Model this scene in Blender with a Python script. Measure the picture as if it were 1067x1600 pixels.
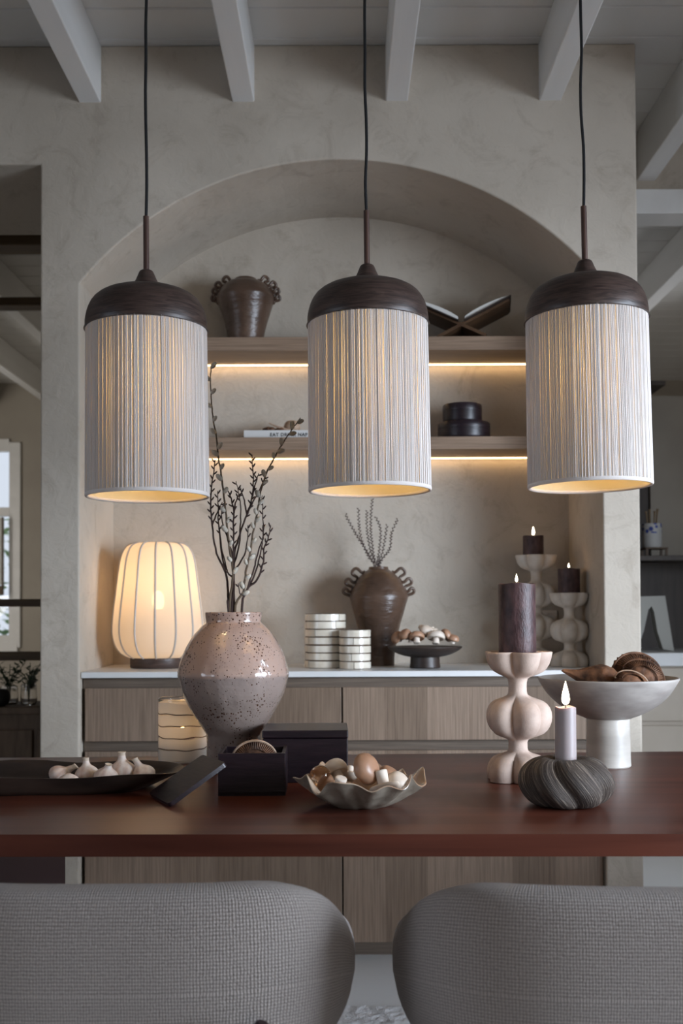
import bpy, bmesh, math, random
from mathutils import Vector, Matrix, noise
random.seed(7)
PI = math.pi; sin = math.sin; cos = math.cos; R = math.radians
S = bpy.context.scene
for o in list(bpy.data.objects): bpy.data.objects.remove(o)
C = S.collection

# ------------------------------------------------------------------ camera
F = 1663.0; CH = 1.12; TILT = R(1.2); ROLL = R(-0.25); HOR = 955.0; CX = 533.5
PY = HOR - F*math.tan(TILT)
RC = Matrix.Rotation(R(90)+TILT, 3, 'X') @ Matrix.Rotation(ROLL, 3, 'Z')
cd = bpy.data.cameras.new('camera'); cam = bpy.data.objects.new('camera', cd); C.objects.link(cam)
cd.sensor_fit = 'VERTICAL'; cd.sensor_height = 36; cd.sensor_width = 24; cd.lens = 36*F/1600
cd.shift_y = (PY-800)/1600; cd.clip_start = .05; cd.clip_end = 200
cam.location = (0, 0, CH); cam.rotation_euler = RC.to_euler()
cd.dof.use_dof = True; cd.dof.focus_distance = 2.15; cd.dof.aperture_fstop = 5.4
S.camera = cam
def ray(px, py): return RC @ Vector(((px-CX)/F, -(py-PY)/F, -1))
def P(px, py, Y):
    d = ray(px, py); return Vector((0, 0, CH)) + d*(Y/d.y)
def T(px, py, z=.75):
    d = ray(px, py); return Vector((0, 0, CH)) + d*((z-CH)/d.z)

# ------------------------------------------------------------------ world, light, exposure
w = bpy.data.worlds.new('sky'); S.world = w; w.use_nodes = True
bg = w.node_tree.nodes['Background']; bg.inputs[0].default_value = (.80, .88, 1, 1); bg.inputs[1].default_value = .9
S.view_settings.view_transform = 'Standard'; S.view_settings.look = 'None'
S.view_settings.gamma = 1; S.view_settings.use_curve_mapping = False; S.view_settings.exposure = 0.0
def area(name, loc, target, sx, sy, power, col, spread=180):
    l = bpy.data.lights.new(name, 'AREA'); l.shape = 'RECTANGLE'; l.size = sx; l.size_y = sy; l.energy = power; l.color = col; l.spread = R(spread)
    o = bpy.data.objects.new(name, l); C.objects.link(o); o.location = loc
    o.rotation_euler = (Vector(target)-Vector(loc)).to_track_quat('-Z', 'Z').to_euler(); return o
area('window_light_right', (3.15, 1.15, 1.15), (.3, 3.3, .28), 1.8, 1.8, 94, (.74, .85, 1), 84)
area('window_light_left', (-3.9, .2, 1.2), (0, 2.9, .2), 1.6, 1.9, 12, (.74, .84, 1), 90)
area('fill_light_behind', (1.6, -2.9, 1.5), (.3, 2.8, 1.3), 2.0, 1.9, 10, (1, .92, .84), 140)  # added warm fill behind the camera, standing in for interior lamps
area('fill_light_kitchen', (3.1, 6.2, 1.5), (.9, 4.8, .9), 1.6, 1.4, 32, (.92, .95, 1), 140)  # added out-of-view fill that brightens the kitchen beams and drawers
area('fill_light_hall', (-3.95, 6.2, 1.5), (-1.6, 8.2, 1.3), 1.2, 1.4, 20, (1, .95, .88), 130)  # added fill for the hall, off to the side so the table doesn't mirror it

# ------------------------------------------------------------------ materials
def nt(name):
    m = bpy.data.materials.new(name); m.use_nodes = True; n = m.node_tree
    return m, n, n.nodes['Principled BSDF']
def N(n, typ, **kw):
    x = n.nodes.new(typ)
    for k, v in kw.items():
        if k in x.inputs: x.inputs[k].default_value = v
        else: setattr(x, k, v)
    return x
def col4(c): return (c[0], c[1], c[2], 1)
def M(name, c1, c2=None, scale=5, st=(1, 1, 1), rough=.5, bump=0, bscale=60, bst=None, metal=0, detail=4, lo=.35, hi=.65, spec=.5, coat=0, rot=(0, 0, 0), dist=0, trans=0, bdist=.002):
    m, n, b = nt(name); L = n.links
    b.inputs['Base Color'].default_value = col4(c1); b.inputs['Roughness'].default_value = rough
    b.inputs['Metallic'].default_value = metal; b.inputs['Specular IOR Level'].default_value = spec
    b.inputs['Coat Weight'].default_value = coat; b.inputs['Coat Roughness'].default_value = .1
    tc = N(n, 'ShaderNodeTexCoord'); mp = N(n, 'ShaderNodeMapping'); mp.inputs['Scale'].default_value = st; mp.inputs['Rotation'].default_value = rot
    L.new(tc.outputs['Object'], mp.inputs[0])
    if c2:
        nz = N(n, 'ShaderNodeTexNoise', Scale=scale, Detail=detail, Distortion=dist); L.new(mp.outputs[0], nz.inputs['Vector'])
        r = N(n, 'ShaderNodeValToRGB'); r.color_ramp.elements[0].color = col4(c1); r.color_ramp.elements[1].color = col4(c2)
        r.color_ramp.elements[0].position = lo; r.color_ramp.elements[1].position = hi
        L.new(nz.outputs[0], r.inputs[0]); L.new(r.outputs[0], b.inputs['Base Color'])
    if bump:
        mp2 = N(n, 'ShaderNodeMapping'); mp2.inputs['Scale'].default_value = bst or st; L.new(tc.outputs['Object'], mp2.inputs[0])
        nb = N(n, 'ShaderNodeTexNoise', Scale=bscale, Detail=4); L.new(mp2.outputs[0], nb.inputs['Vector'])
        bp = N(n, 'ShaderNodeBump', Strength=bump, Distance=bdist); L.new(nb.outputs[0], bp.inputs['Height']); L.new(bp.outputs[0], b.inputs['Normal'])
    return m
def glass(name, c=(1, 1, 1), rough=0.02):
    m, n, b = nt(name); b.inputs['Base Color'].default_value = col4(c); b.inputs['Roughness'].default_value = rough
    b.inputs['Transmission Weight'].default_value = 1; b.inputs['IOR'].default_value = 1.45; return m
def emit(name, c, s):
    m, n, b = nt(name); b.inputs['Base Color'].default_value = (0, 0, 0, 1)
    b.inputs['Emission Color'].default_value = col4(c); b.inputs['Emission Strength'].default_value = s; return m
def translucent(name, c, t=.6, clear=0.0, bump=0):
    m = bpy.data.materials.new(name); m.use_nodes = True; n = m.node_tree; L = n.links; n.nodes.remove(n.nodes['Principled BSDF'])
    out = n.nodes['Material Output']; d = N(n, 'ShaderNodeBsdfDiffuse', Color=col4(c)); tr = N(n, 'ShaderNodeBsdfTranslucent', Color=col4(c))
    mx = N(n, 'ShaderNodeMixShader'); mx.inputs[0].default_value = t; L.new(d.outputs[0], mx.inputs[1]); L.new(tr.outputs[0], mx.inputs[2]); last = mx
    if clear:
        tp = N(n, 'ShaderNodeBsdfTransparent'); m2 = N(n, 'ShaderNodeMixShader'); m2.inputs[0].default_value = clear
        L.new(mx.outputs[0], m2.inputs[1]); L.new(tp.outputs[0], m2.inputs[2]); last = m2
    if bump:
        tc = N(n, 'ShaderNodeTexCoord'); nb = N(n, 'ShaderNodeTexNoise', Scale=500., Detail=2.); L.new(tc.outputs['Object'], nb.inputs['Vector'])
        bp = N(n, 'ShaderNodeBump', Strength=bump, Distance=.002); L.new(nb.outputs[0], bp.inputs['Height']); L.new(bp.outputs[0], d.inputs['Normal'])
    L.new(last.outputs[0], out.inputs['Surface']); return m

def plaster():
    m, n, b = nt('limewash_plaster'); L = n.links; b.inputs['Roughness'].default_value = .85; b.inputs['Specular IOR Level'].default_value = .2
    tc = N(n, 'ShaderNodeTexCoord')
    a = N(n, 'ShaderNodeTexNoise', Scale=1.3, Detail=6., Distortion=.6); L.new(tc.outputs['Object'], a.inputs['Vector'])
    r = N(n, 'ShaderNodeValToRGB'); r.color_ramp.elements[0].color = (.41, .355, .29, 1); r.color_ramp.elements[1].color = (.595, .528, .445, 1)
    r.color_ramp.elements[0].position = .3; r.color_ramp.elements[1].position = .7; L.new(a.outputs[0], r.inputs[0])
    v = N(n, 'ShaderNodeTexNoise', Scale=7., Detail=8., Roughness=.75, Distortion=1.2); L.new(tc.outputs['Object'], v.inputs['Vector'])
    r2 = N(n, 'ShaderNodeValToRGB'); r2.color_ramp.elements[0].color = (.80, .78, .76, 1); r2.color_ramp.elements[1].color = (1, 1, 1, 1)
    r2.color_ramp.elements[0].position = .30; r2.color_ramp.elements[1].position = .48; L.new(v.outputs[0], r2.inputs[0])
    mx = N(n, 'ShaderNodeMix', data_type='RGBA', blend_type='MULTIPLY'); mx.inputs[0].default_value = 1.0
    L.new(r.outputs[0], mx.inputs[6]); L.new(r2.outputs[0], mx.inputs[7]); L.new(mx.outputs[2], b.inputs['Base Color'])
    h = N(n, 'ShaderNodeTexNoise', Scale=22., Detail=7., Roughness=.65, Distortion=.8); L.new(tc.outputs['Object'], h.inputs['Vector'])
    bp = N(n, 'ShaderNodeBump', Strength=.55, Distance=.006); L.new(h.outputs[0], bp.inputs['Height']); L.new(bp.outputs[0], b.inputs['Normal'])
    return m
PL = plaster()
WHITEP = M('white_painted_wood', (.66, .65, .62), (.72, .71, .69), 3, (1, .2, 1), rough=.5, bump=.15, bscale=40)
BEAMW = M('white_painted_beam', (.78, .77, .75), (.83, .82, .80), 3, (4, .3, 4), rough=.45, bump=.12, bscale=40)
TAUPE = M('taupe_wall_paint', (.36, .32, .27), (.42, .38, .32), 2, rough=.8)
FLOORM = M('pale_stone_floor', (.78, .78, .78), (.84, .84, .83), 1.5, rough=.45, bump=.05, bscale=10)
BROWNB = M('brown_timber', (.085, .05, .022), (.13, .08, .035), 6, (1, 8, 8), rough=.6)
DARKW = M('walnut_dark', (.030, .018, .015), (.080, .050, .040), 16, (1, 1, 9), rough=.42, bump=.2, bscale=40, dist=1.5, rot=(.4, .9, 0))
ROD = M('walnut_rod', (.06, .030, .022), (.10, .05, .035), 30, (4, 4, .5), rough=.45)
CORD = M('black_cord', (.006, .006, .007), rough=.7)

def oak(name, tones, vert=True, strip=.15):
    m, n, b = nt(name); L = n.links; b.inputs['Roughness'].default_value = .48; b.inputs['Specular IOR Level'].default_value = .35
    g = N(n, 'ShaderNodeNewGeometry'); sx = N(n, 'ShaderNodeSeparateXYZ'); L.new(g.outputs['Position'], sx.inputs[0])
    dv = N(n, 'ShaderNodeMath', operation='DIVIDE'); L.new(sx.outputs['X' if vert else 'Z'], dv.inputs[0]); dv.inputs[1].default_value = strip
    fl = N(n, 'ShaderNodeMath', operation='FLOOR'); L.new(dv.outputs[0], fl.inputs[0])
    wn = N(n, 'ShaderNodeTexWhiteNoise', noise_dimensions='1D'); L.new(fl.outputs[0], wn.inputs['W'])
    r = N(n, 'ShaderNodeValToRGB'); r.color_ramp.elements[0].color = col4(tones[0]); r.color_ramp.elements[1].color = col4(tones[1]); L.new(wn.outputs['Value'], r.inputs[0])
    mp = N(n, 'ShaderNodeMapping'); mp.inputs['Scale'].default_value = (60, 60, 1.6) if vert else (1.6, 60, 60); L.new(g.outputs['Position'], mp.inputs[0])
    nz = N(n, 'ShaderNodeTexNoise', Scale=3., Detail=5., Roughness=.6); L.new(mp.outputs[0], nz.inputs['Vector'])
    r2 = N(n, 'ShaderNodeValToRGB'); r2.color_ramp.elements[0].color = (.62, .6, .58, 1); r2.color_ramp.elements[1].color = (1.1, 1.1, 1.1, 1)
    r2.color_ramp.elements[0].position = .35; r2.color_ramp.elements[1].position = .62; L.new(nz.outputs[0], r2.inputs[0])
    mx = N(n, 'ShaderNodeMix', data_type='RGBA', blend_type='MULTIPLY'); mx.inputs[0].default_value = .75
    L.new(r.outputs[0], mx.inputs[6]); L.new(r2.outputs[0], mx.inputs[7]); L.new(mx.outputs[2], b.inputs['Base Color'])
    bp = N(n, 'ShaderNodeBump', Strength=.25, Distance=.001); L.new(nz.outputs[0], bp.inputs['Height']); L.new(bp.outputs[0], b.inputs['Normal'])
    return m
OAK = oak('grey_oak_veneer', ((.18, .125, .087), (.28, .20, .145)), strip=.137)
OAKH = oak('oak_shelf', ((.27, .185, .125), (.29, .20, .14)), vert=False, strip=5)
OAKD = oak('oak_recess', ((.12, .09, .068), (.15, .115, .088)), vert=False, strip=5)
COUNTER = M('white_stone_worktop', (.66, .66, .64), (.72, .71, .70), 4, rough=.35)
TABLE = M('mahogany_table', (.050, .013, .008), (.125, .036, .021), 2.2, (.6, 9, 9), rough=.33, spec=.36, bump=.10, bscale=8, bst=(1, 30, 30), lo=.25, hi=.75, dist=.3)
BURG = M('burgundy_lacquer', (.018, .004, .007), rough=.45)
BOXM = M('aubergine_lacquer_wood', (.0085, .0045, .0075), (.020, .010, .014), 10, (1, 1, 8), rough=.38, bump=.2, bscale=30)
STONE = M('warm_sandstone', (.43, .315, .255), (.60, .465, .385), 24, rough=.68, bump=.25, bscale=420, detail=8)
STONEC = M('pale_travertine', (.60, .53, .45), (.70, .63, .55), 30, rough=.65, bump=.25, bscale=300)
WAXP = M('plum_wax', (.028, .011, .012), (.105, .055, .055), 34, (2, 2, 1), rough=.48, bump=.6, bscale=110, detail=8, spec=.45, lo=.3, hi=.75)
WAXL = M('lilac_wax', (.36, .30, .295), (.40, .34, .33), 6, rough=.45)
for mm, rad in ((WAXL, (.02, .012, .012)),):
    b = mm.node_tree.nodes['Principled BSDF']; b.inputs['Subsurface Weight'].default_value = .35; b.inputs['Subsurface Radius'].default_value = rad; b.inputs['Subsurface Scale'].default_value = .4
FLAME = emit('flame', (1, .66, .28), 9); FLAMEC = emit('flame_core', (1, .85, .6), 16)
YARN = translucent('wool_yarn', (.76, .70, .66), .12, 0, .4)
LINER = translucent('shade_liner', (.92, .83, .60), .36)
BULB = emit('bulb_glow', (1, .78, .42), 14)
GREYRIB = M('grey_shade_wire', (.45, .43, .40), rough=.6)
LAMPSH = translucent('lamp_shade_fabric', (.94, .86, .74), .62, .07)
BROWNCER = M('brown_glazed_clay', (.060, .034, .022), (.115, .068, .045), 9, rough=.33, bump=.5, bscale=26, bst=(1, 1, 3), bdist=.006)
GARLIC = M('garlic_skin', (.60, .42, .34), (.82, .72, .64), 16, (4, 4, .4), rough=.55, bump=.3, bscale=40, bst=(4, 4, .6))
GARLICT = M('garlic_neck', (.62, .50, .38), (.72, .6, .48), 20, rough=.7)
MUSHB = M('brown_mushroom_cap', (.30, .15, .085), (.44, .255, .16), 16, rough=.38, detail=6, bump=.1, bscale=60)
MUSHW = M('white_mushroom_cap', (.64, .52, .41), (.74, .64, .54), 14, rough=.5, bump=.1, bscale=50)
MSTEM = M('mushroom_stem', (.68, .55, .43), (.78, .68, .58), 20, rough=.6)
GILL = M('mushroom_gills', (.20, .12, .08), rough=.8)
TRAYM = M('dark_mango_wood', (.014, .009, .007), (.042, .026, .019), 7, (1, 4, 4), rough=.45, bump=.3, bscale=18)
POD = M('dried_pod_skin', (.045, .020, .011), (.20, .092, .046), 34, rough=.6, spec=.3, bump=.8, bscale=60, bdist=.004)
PODL = M('dried_pod_pale', (.30, .19, .12), (.46, .33, .24), 30, rough=.6, bump=.5, bscale=60)
WFOOT = M('cream_stoneware_foot', (.37, .335, .295), (.50, .46, .41), 7, (1, 1, 3), rough=.42, bump=.2, bscale=20, bst=(1, 1, 5))
WBOWL = M('grey_white_stoneware', (.25, .225, .205), (.42, .385, .35), 9, (1, 1, 3), rough=.42, bump=.2, bscale=20, bst=(1, 1, 5))
METALB = M('hammered_pewter', (.23, .19, .145), (.40, .35, .28), 24, rough=.4, bump=.8, bscale=38, metal=.35, detail=8)
METALIN = M('iridescent_shell_glaze', (.46, .36, .27), (.30, .18, .11), 9, rough=.22, coat=.5)
BARK = M('bark', (.032, .015, .012), (.055, .028, .022), 40, rough=.7)
BARKW = M('willow_bark', (.085, .055, .032), (.13, .09, .055), 30, rough=.65)
CATK = M('silver_catkin', (.46, .42, .35), (.62, .58, .50), 60, rough=.9, bump=.8, bscale=300)
CAPIZ = M('cream_capiz', (.62, .55, .44), (.76, .70, .60), 22, rough=.25, coat=.5, bump=.2, bscale=50)
JOINT = M('dark_brown_joint', (.08, .045, .025), rough=.6)
LEAF = M('green_leaf', (.025, .05, .02), (.05, .09, .04), 9, rough=.5)
BLACKP = M('dark_pot', (.012, .011, .011), rough=.5)
PAPER = M('page_paper', (.66, .64, .60), rough=.8); COVER = M('dark_book_cover', (.03, .02, .016), rough=.5)
BOOKW = M('white_book_cloth', (.62, .60, .57), rough=.6); INK = M('black_ink', (.02, .02, .02), rough=.7)

def boucle():
    m, n, b = nt('boucle_weave'); L = n.links; b.inputs['Roughness'].default_value = .95; b.inputs['Specular IOR Level'].default_value = .1
    b.inputs['Sheen Weight'].default_value = .3
    uv = N(n, 'ShaderNodeUVMap'); nzd = N(n, 'ShaderNodeTexNoise', Scale=70., Detail=2.); L.new(uv.outputs[0], nzd.inputs['Vector'])
    ad = N(n, 'ShaderNodeVectorMath', operation='SCALE'); L.new(nzd.outputs['Color'], ad.inputs[0]); ad.inputs['Scale'].default_value = .0022
    sm = N(n, 'ShaderNodeVectorMath', operation='ADD'); L.new(uv.outputs[0], sm.inputs[0]); L.new(ad.outputs[0], sm.inputs[1])
    sp = N(n, 'ShaderNodeSeparateXYZ'); L.new(sm.outputs[0], sp.inputs[0])
    def wave(o, k, ph=0):
        a = N(n, 'ShaderNodeMath', operation='MULTIPLY_ADD'); L.new(o, a.inputs[0]); a.inputs[1].default_value = k; a.inputs[2].default_value = ph
        s = N(n, 'ShaderNodeMath', operation='SINE'); L.new(a.outputs[0], s.inputs[0]); return s
    k = PI/.0062
    u = wave(sp.outputs[0], PI/.0034); v = wave(sp.outputs[1], PI/.0044)
    ab = []
    for w_ in (u, v):
        x_ = N(n, 'ShaderNodeMath', operation='ABSOLUTE'); L.new(w_.outputs[0], x_.inputs[0]); ab.append(x_)
    mu = N(n, 'ShaderNodeMath', operation='MULTIPLY'); L.new(ab[0].outputs[0], mu.inputs[0]); L.new(ab[1].outputs[0], mu.inputs[1])
    fz = N(n, 'ShaderNodeTexNoise', Scale=420., Detail=3.); L.new(uv.outputs[0], fz.inputs['Vector'])
    ma = N(n, 'ShaderNodeMath', operation='MULTIPLY_ADD'); L.new(fz.outputs[0], ma.inputs[0]); ma.inputs[1].default_value = 1.1; L.new(mu.outputs[0], ma.inputs[2])
    mr = N(n, 'ShaderNodeMapRange'); mr.inputs[1].default_value = .3; mr.inputs[2].default_value = 1.5; L.new(ma.outputs[0], mr.inputs[0])
    r = N(n, 'ShaderNodeValToRGB'); r.color_ramp.elements[0].color = (.24, .20, .18, 1); r.color_ramp.elements[1].color = (.68, .605, .56, 1); L.new(mr.outputs[0], r.inputs[0])
    L.new(r.outputs[0], b.inputs['Base Color'])
    bp = N(n, 'ShaderNodeBump', Strength=.9, Distance=.003); L.new(mr.outputs[0], bp.inputs['Height']); L.new(bp.outputs[0], b.inputs['Normal'])
    return m
BOUCLE = boucle()

def speckle():
    m, n, b = nt('speckled_glaze'); L = n.links; b.inputs['Roughness'].default_value = .16; b.inputs['Coat Weight'].default_value = .5; b.inputs['Coat Roughness'].default_value = .06
    tc = N(n, 'ShaderNodeTexCoord'); v = N(n, 'ShaderNodeTexVoronoi', Scale=190.); L.new(tc.outputs['Object'], v.inputs['Vector'])
    nz = N(n, 'ShaderNodeTexNoise', Scale=14., Detail=3.); L.new(tc.outputs['Object'], nz.inputs['Vector'])
    th = N(n, 'ShaderNodeMapRange'); th.inputs[1].default_value = .36; th.inputs[2].default_value = .66; th.inputs[3].default_value = .20; th.inputs[4].default_value = .55; L.new(nz.outputs[0], th.inputs[0])
    cr = N(n, 'ShaderNodeSeparateColor'); L.new(v.outputs['Color'], cr.inputs[0])
    m1 = N(n, 'ShaderNodeMath', operation='MULTIPLY'); L.new(th.outputs[0], m1.inputs[0]); L.new(cr.outputs[0], m1.inputs[1])
    lt = N(n, 'ShaderNodeMath', operation='LESS_THAN'); L.new(v.outputs['Distance'], lt.inputs[0]); L.new(m1.outputs[0], lt.inputs[1])
    sp = N(n, 'ShaderNodeSeparateXYZ'); L.new(tc.outputs['Object'], sp.inputs[0])
    wob = N(n, 'ShaderNodeTexNoise', Scale=9.); L.new(tc.outputs['Object'], wob.inputs['Vector'])
    wa = N(n, 'ShaderNodeMath', operation='MULTIPLY_ADD'); L.new(wob.outputs[0], wa.inputs[0]); wa.inputs[1].default_value = .012; L.new(sp.outputs[2], wa.inputs[2])
    r = N(n, 'ShaderNodeValToRGB'); e = r.color_ramp.elements; e[0].position = .0; e[0].color = (.25, .19, .165, 1); e[1].position = 1; e[1].color = (.40, .28, .23, 1)
    for p, c in ((.40, (.27, .21, .18, 1)), (.585, (.32, .25, .22, 1)), (.60, (.42, .30, .25, 1))):
        x = e.new(p); x.color = c
    mr = N(n, 'ShaderNodeMapRange'); mr.inputs[2].default_value = .385; L.new(wa.outputs[0], mr.inputs[0]); L.new(mr.outputs[0], r.inputs[0])
    mx = N(n, 'ShaderNodeMix', data_type='RGBA'); L.new(lt.outputs[0], mx.inputs[0]); L.new(r.outputs[0], mx.inputs[6]); mx.inputs[7].default_value = (.07, .03, .018, 1)
    L.new(mx.outputs[2], b.inputs['Base Color'])
    h = N(n, 'ShaderNodeTexNoise', Scale=24., Detail=3.); L.new(tc.outputs['Object'], h.inputs['Vector'])
    sb = N(n, 'ShaderNodeMath', operation='MULTIPLY_ADD'); L.new(lt.outputs[0], sb.inputs[0]); sb.inputs[1].default_value = -.12; L.new(h.outputs[0], sb.inputs[2])
    bp = N(n, 'ShaderNodeBump', Strength=.55, Distance=.006); L.new(sb.outputs[0], bp.inputs['Height']); L.new(bp.outputs[0], b.inputs['Normal']); L.new(bp.outputs[0], b.inputs['Coat Normal'])
    return m
SPECK = speckle()

def streak():
    m, n, b = nt('charred_ribbed_wood'); L = n.links; b.inputs['Roughness'].default_value = .6; b.inputs['Specular IOR Level'].default_value = .3
    uv = N(n, 'ShaderNodeUVMap'); mp = N(n, 'ShaderNodeMapping'); mp.inputs['Scale'].default_value = (60, 1.0, 1); L.new(uv.outputs[0], mp.inputs[0])
    nz = N(n, 'ShaderNodeTexNoise', Scale=3.2, Detail=4., Roughness=.7); L.new(mp.outputs[0], nz.inputs['Vector'])
    r = N(n, 'ShaderNodeValToRGB'); r.color_ramp.elements[0].color = (.050, .037, .031, 1); r.color_ramp.elements[1].color = (.56, .46, .36, 1)
    r.color_ramp.elements[0].position = .44; r.color_ramp.elements[1].position = .70; L.new(nz.outputs[0], r.inputs[0])
    x = r.color_ramp.elements.new(.57); x.color = (.12, .095, .078, 1)
    L.new(r.outputs[0], b.inputs['Base Color'])
    bp = N(n, 'ShaderNodeBump', Strength=1., Distance=.004); L.new(nz.outputs[0], bp.inputs['Height']); L.new(bp.outputs[0], b.inputs['Normal'])
    return m
STREAK = streak()

# ------------------------------------------------------------------ mesh helpers
def obj(name, bm, m, parent=None, smooth=True, angle=40, kind=None, label=None, normals=True):
    if normals: bmesh.ops.recalc_face_normals(bm, faces=bm.faces)
    me = bpy.data.meshes.new(name); bm.to_mesh(me); bm.free()
    if m: me.materials.append(m)
    if smooth:
        for p in me.polygons: p.use_smooth = True
        try: me.set_sharp_from_angle(angle=R(angle))
        except Exception: pass
    o = bpy.data.objects.new(name, me); C.objects.link(o)
    if parent: o.parent = parent
    if kind: o['kind'] = kind
    if label: o['label'] = label
    return o
def tag(o, label, cat, group=None):
    o['label'] = label; o['category'] = cat
    if group: o['group'] = group
    return o
def thing(name, label, cat, loc=(0, 0, 0), rz=0, group=None, rot=None):
    o = bpy.data.objects.new(name, None); C.objects.link(o); o.empty_display_size = .05; o.location = loc; o.rotation_euler = rot or (0, 0, rz)
    return tag(o, label, cat, group)
def struct(name, bm, m, parent=None, smooth=False):
    o = obj(name, bm, m, parent, smooth=smooth)
    if not parent: o['kind'] = 'structure'
    return o
def NB(): return bmesh.new()
def box(bm, x0, x1, y0, y1, z0, z1, bev=0, mat=None, seg=2):
    r = bmesh.ops.create_cube(bm, size=1); vs = r['verts']
    for v in vs:
        v.co = Vector(((x0+x1)/2+v.co.x*(x1-x0), (y0+y1)/2+v.co.y*(y1-y0), (z0+z1)/2+v.co.z*(z1-z0)))
    if bev:
        es = list({e for v in vs for e in v.link_edges})
        r2 = bmesh.ops.bevel(bm, geom=es, offset=bev, segments=seg, affect='EDGES', profile=.5); vs = list({v for f in r2['faces'] for v in f.verts} | {v for v in vs if v.is_valid})
    if mat:
        for v in vs:
            if v.is_valid: v.co = mat @ v.co
    return bm
def cr(pts, sub):
    "catmull-rom resample of tuples"
    if sub <= 1 or len(pts) < 3: return [tuple(p) for p in pts]
    out = []; n = len(pts)
    for i in range(n-1):
        p0 = pts[max(i-1, 0)]; p1 = pts[i]; p2 = pts[i+1]; p3 = pts[min(i+2, n-1)]
        for k in range(sub):
            t = k/sub; out.append(tuple(.5*((2*b)+(-a+c)*t+(2*a-5*b+4*c-d)*t*t+(-a+3*b-3*c+d)*t**3) for a, b, c, d in zip(p0, p1, p2, p3)))
    out.append(tuple(pts[-1])); return out
def lobe(th, n, c):
    a = (th % (2*PI/n)) - PI/n; q = 1-c; return c*cos(a)+math.sqrt(max(q*q-(c*sin(a))**2, 0))
def lathe(bm, prof, seg=48, sub=1, n=0, c=.55, twist=0, off=(0, 0, 0), fn=None, ph=0, uv=False):
    prof = [tuple(p) if len(p) == 3 else (p[0], p[1], 1 if n else 0) for p in prof]
    prof = cr(prof, sub); rings = []; M_ = len(prof)
    for i, (r, z, l) in enumerate(prof):
        r = max(r, 0)
        if r < 1e-5 and i in (0, M_-1):
            rings.append([bm.verts.new((off[0], off[1], off[2]+z))]); continue
        rg = []
        for k in range(seg):
            th = 2*PI*k/seg; rr = r
            if n: rr = r*((1-l)+l*lobe(th+ph+twist*z, n, c))
            p = Vector((rr*cos(th), rr*sin(th), z))
            if fn: p = fn(p, th, i/(M_-1))
            rg.append(bm.verts.new(p+Vector(off)))
        rings.append(rg)
    ul = bm.loops.layers.uv.verify() if uv else None
    for i in range(M_-1):
        a, b = rings[i], rings[i+1]
        for k in range(seg):
            k2 = (k+1) % seg
            if len(a) == 1 and len(b) == 1: continue
            vs = (a[0], b[k2], b[k]) if len(a) == 1 else ((a[k], a[k2], b[0]) if len(b) == 1 else (a[k], a[k2], b[k2], b[k]))
            f = bm.faces.new(vs)
            if uv:
                for lp in f.loops:
                    ins = lp.vert in a if len(a) > 1 else lp.vert is a[0]
                    kk = k+1 if (lp.vert is a[k2 % len(a)] and len(a) > 1) or (lp.vert is b[k2 % len(b)] and len(b) > 1) else k
                    lp[ul].uv = (kk/seg+twist*(prof[i][1] if ins else prof[i+1][1])/(2*PI), (i if ins else i+1)/M_)
    return bm
def tube(bm, pts, rad, sides=8, sub=1, caps=True, closed=False):
    pts = [Vector(p) for p in cr([tuple(p) for p in pts], sub)]; n = len(pts)
    rf = rad if callable(rad) else (lambda t: rad)
    up = Vector((0, 0, 1)); prev = None; rings = []
    for i, p in enumerate(pts):
        if closed: d = pts[(i+1) % n]-pts[i-1]
        else: d = pts[min(i+1, n-1)]-pts[max(i-1, 0)]
        d = d.normalized() if d.length > 1e-9 else Vector((0, 0, 1))
        if prev is None: u = d.orthogonal().normalized()
        else: u = (prev-d*prev.dot(d)); u = u.normalized() if u.length > 1e-6 else d.orthogonal().normalized()
        prev = u; v = d.cross(u); r = rf(i/(n-1))
        rings.append([bm.verts.new(p+(u*cos(2*PI*k/sides)+v*sin(2*PI*k/sides))*r) for k in range(sides)])
    rng = range(n) if closed else range(n-1)
    for i in rng:
        a, b = rings[i], rings[(i+1) % n]
        for k in range(sides): bm.faces.new((a[k], a[(k+1) % sides], b[(k+1) % sides], b[k]))
    if caps and not closed: bm.faces.new(rings[0]); bm.faces.new(rings[-1])
    return bm
def ell(bm, c, r, seg=16, rings=10, mat=None, fn=None):
    g = bmesh.ops.create_uvsphere(bm, u_segments=seg, v_segments=rings, radius=1)
    for v in g['verts']:
        p = Vector((v.co.x*r[0], v.co.y*r[1], v.co.z*r[2]))
        if fn: p = fn(p, v.co.copy())
        if mat: p = mat @ p
        v.co = p+Vector(c)
    return bm
def prism(bm, pts, y0, y1):
    "extrude an x-z outline along y"
    a = [bm.verts.new((x, y0, z)) for x, z in pts]; b = [bm.verts.new((x, y1, z)) for x, z in pts]; n = len(pts)
    bm.faces.new(a); bm.faces.new(b[::-1])
    for i in range(n): bm.faces.new((a[i], b[i], b[(i+1) % n], a[(i+1) % n]))
    return bm
def copy_tree(o, parent=None):
    c = o.copy(); C.objects.link(c); c.parent = parent
    for ch in list(o.children): copy_tree(ch, c)
    return c
def point(name, loc, power, col, rad, parent=None):
    l = bpy.data.lights.new(name, 'POINT'); l.energy = power; l.color = col; l.shadow_soft_size = rad
    o = bpy.data.objects.new(name, l); C.objects.link(o); o.location = loc
    if parent: o.parent = parent
    return o

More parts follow.
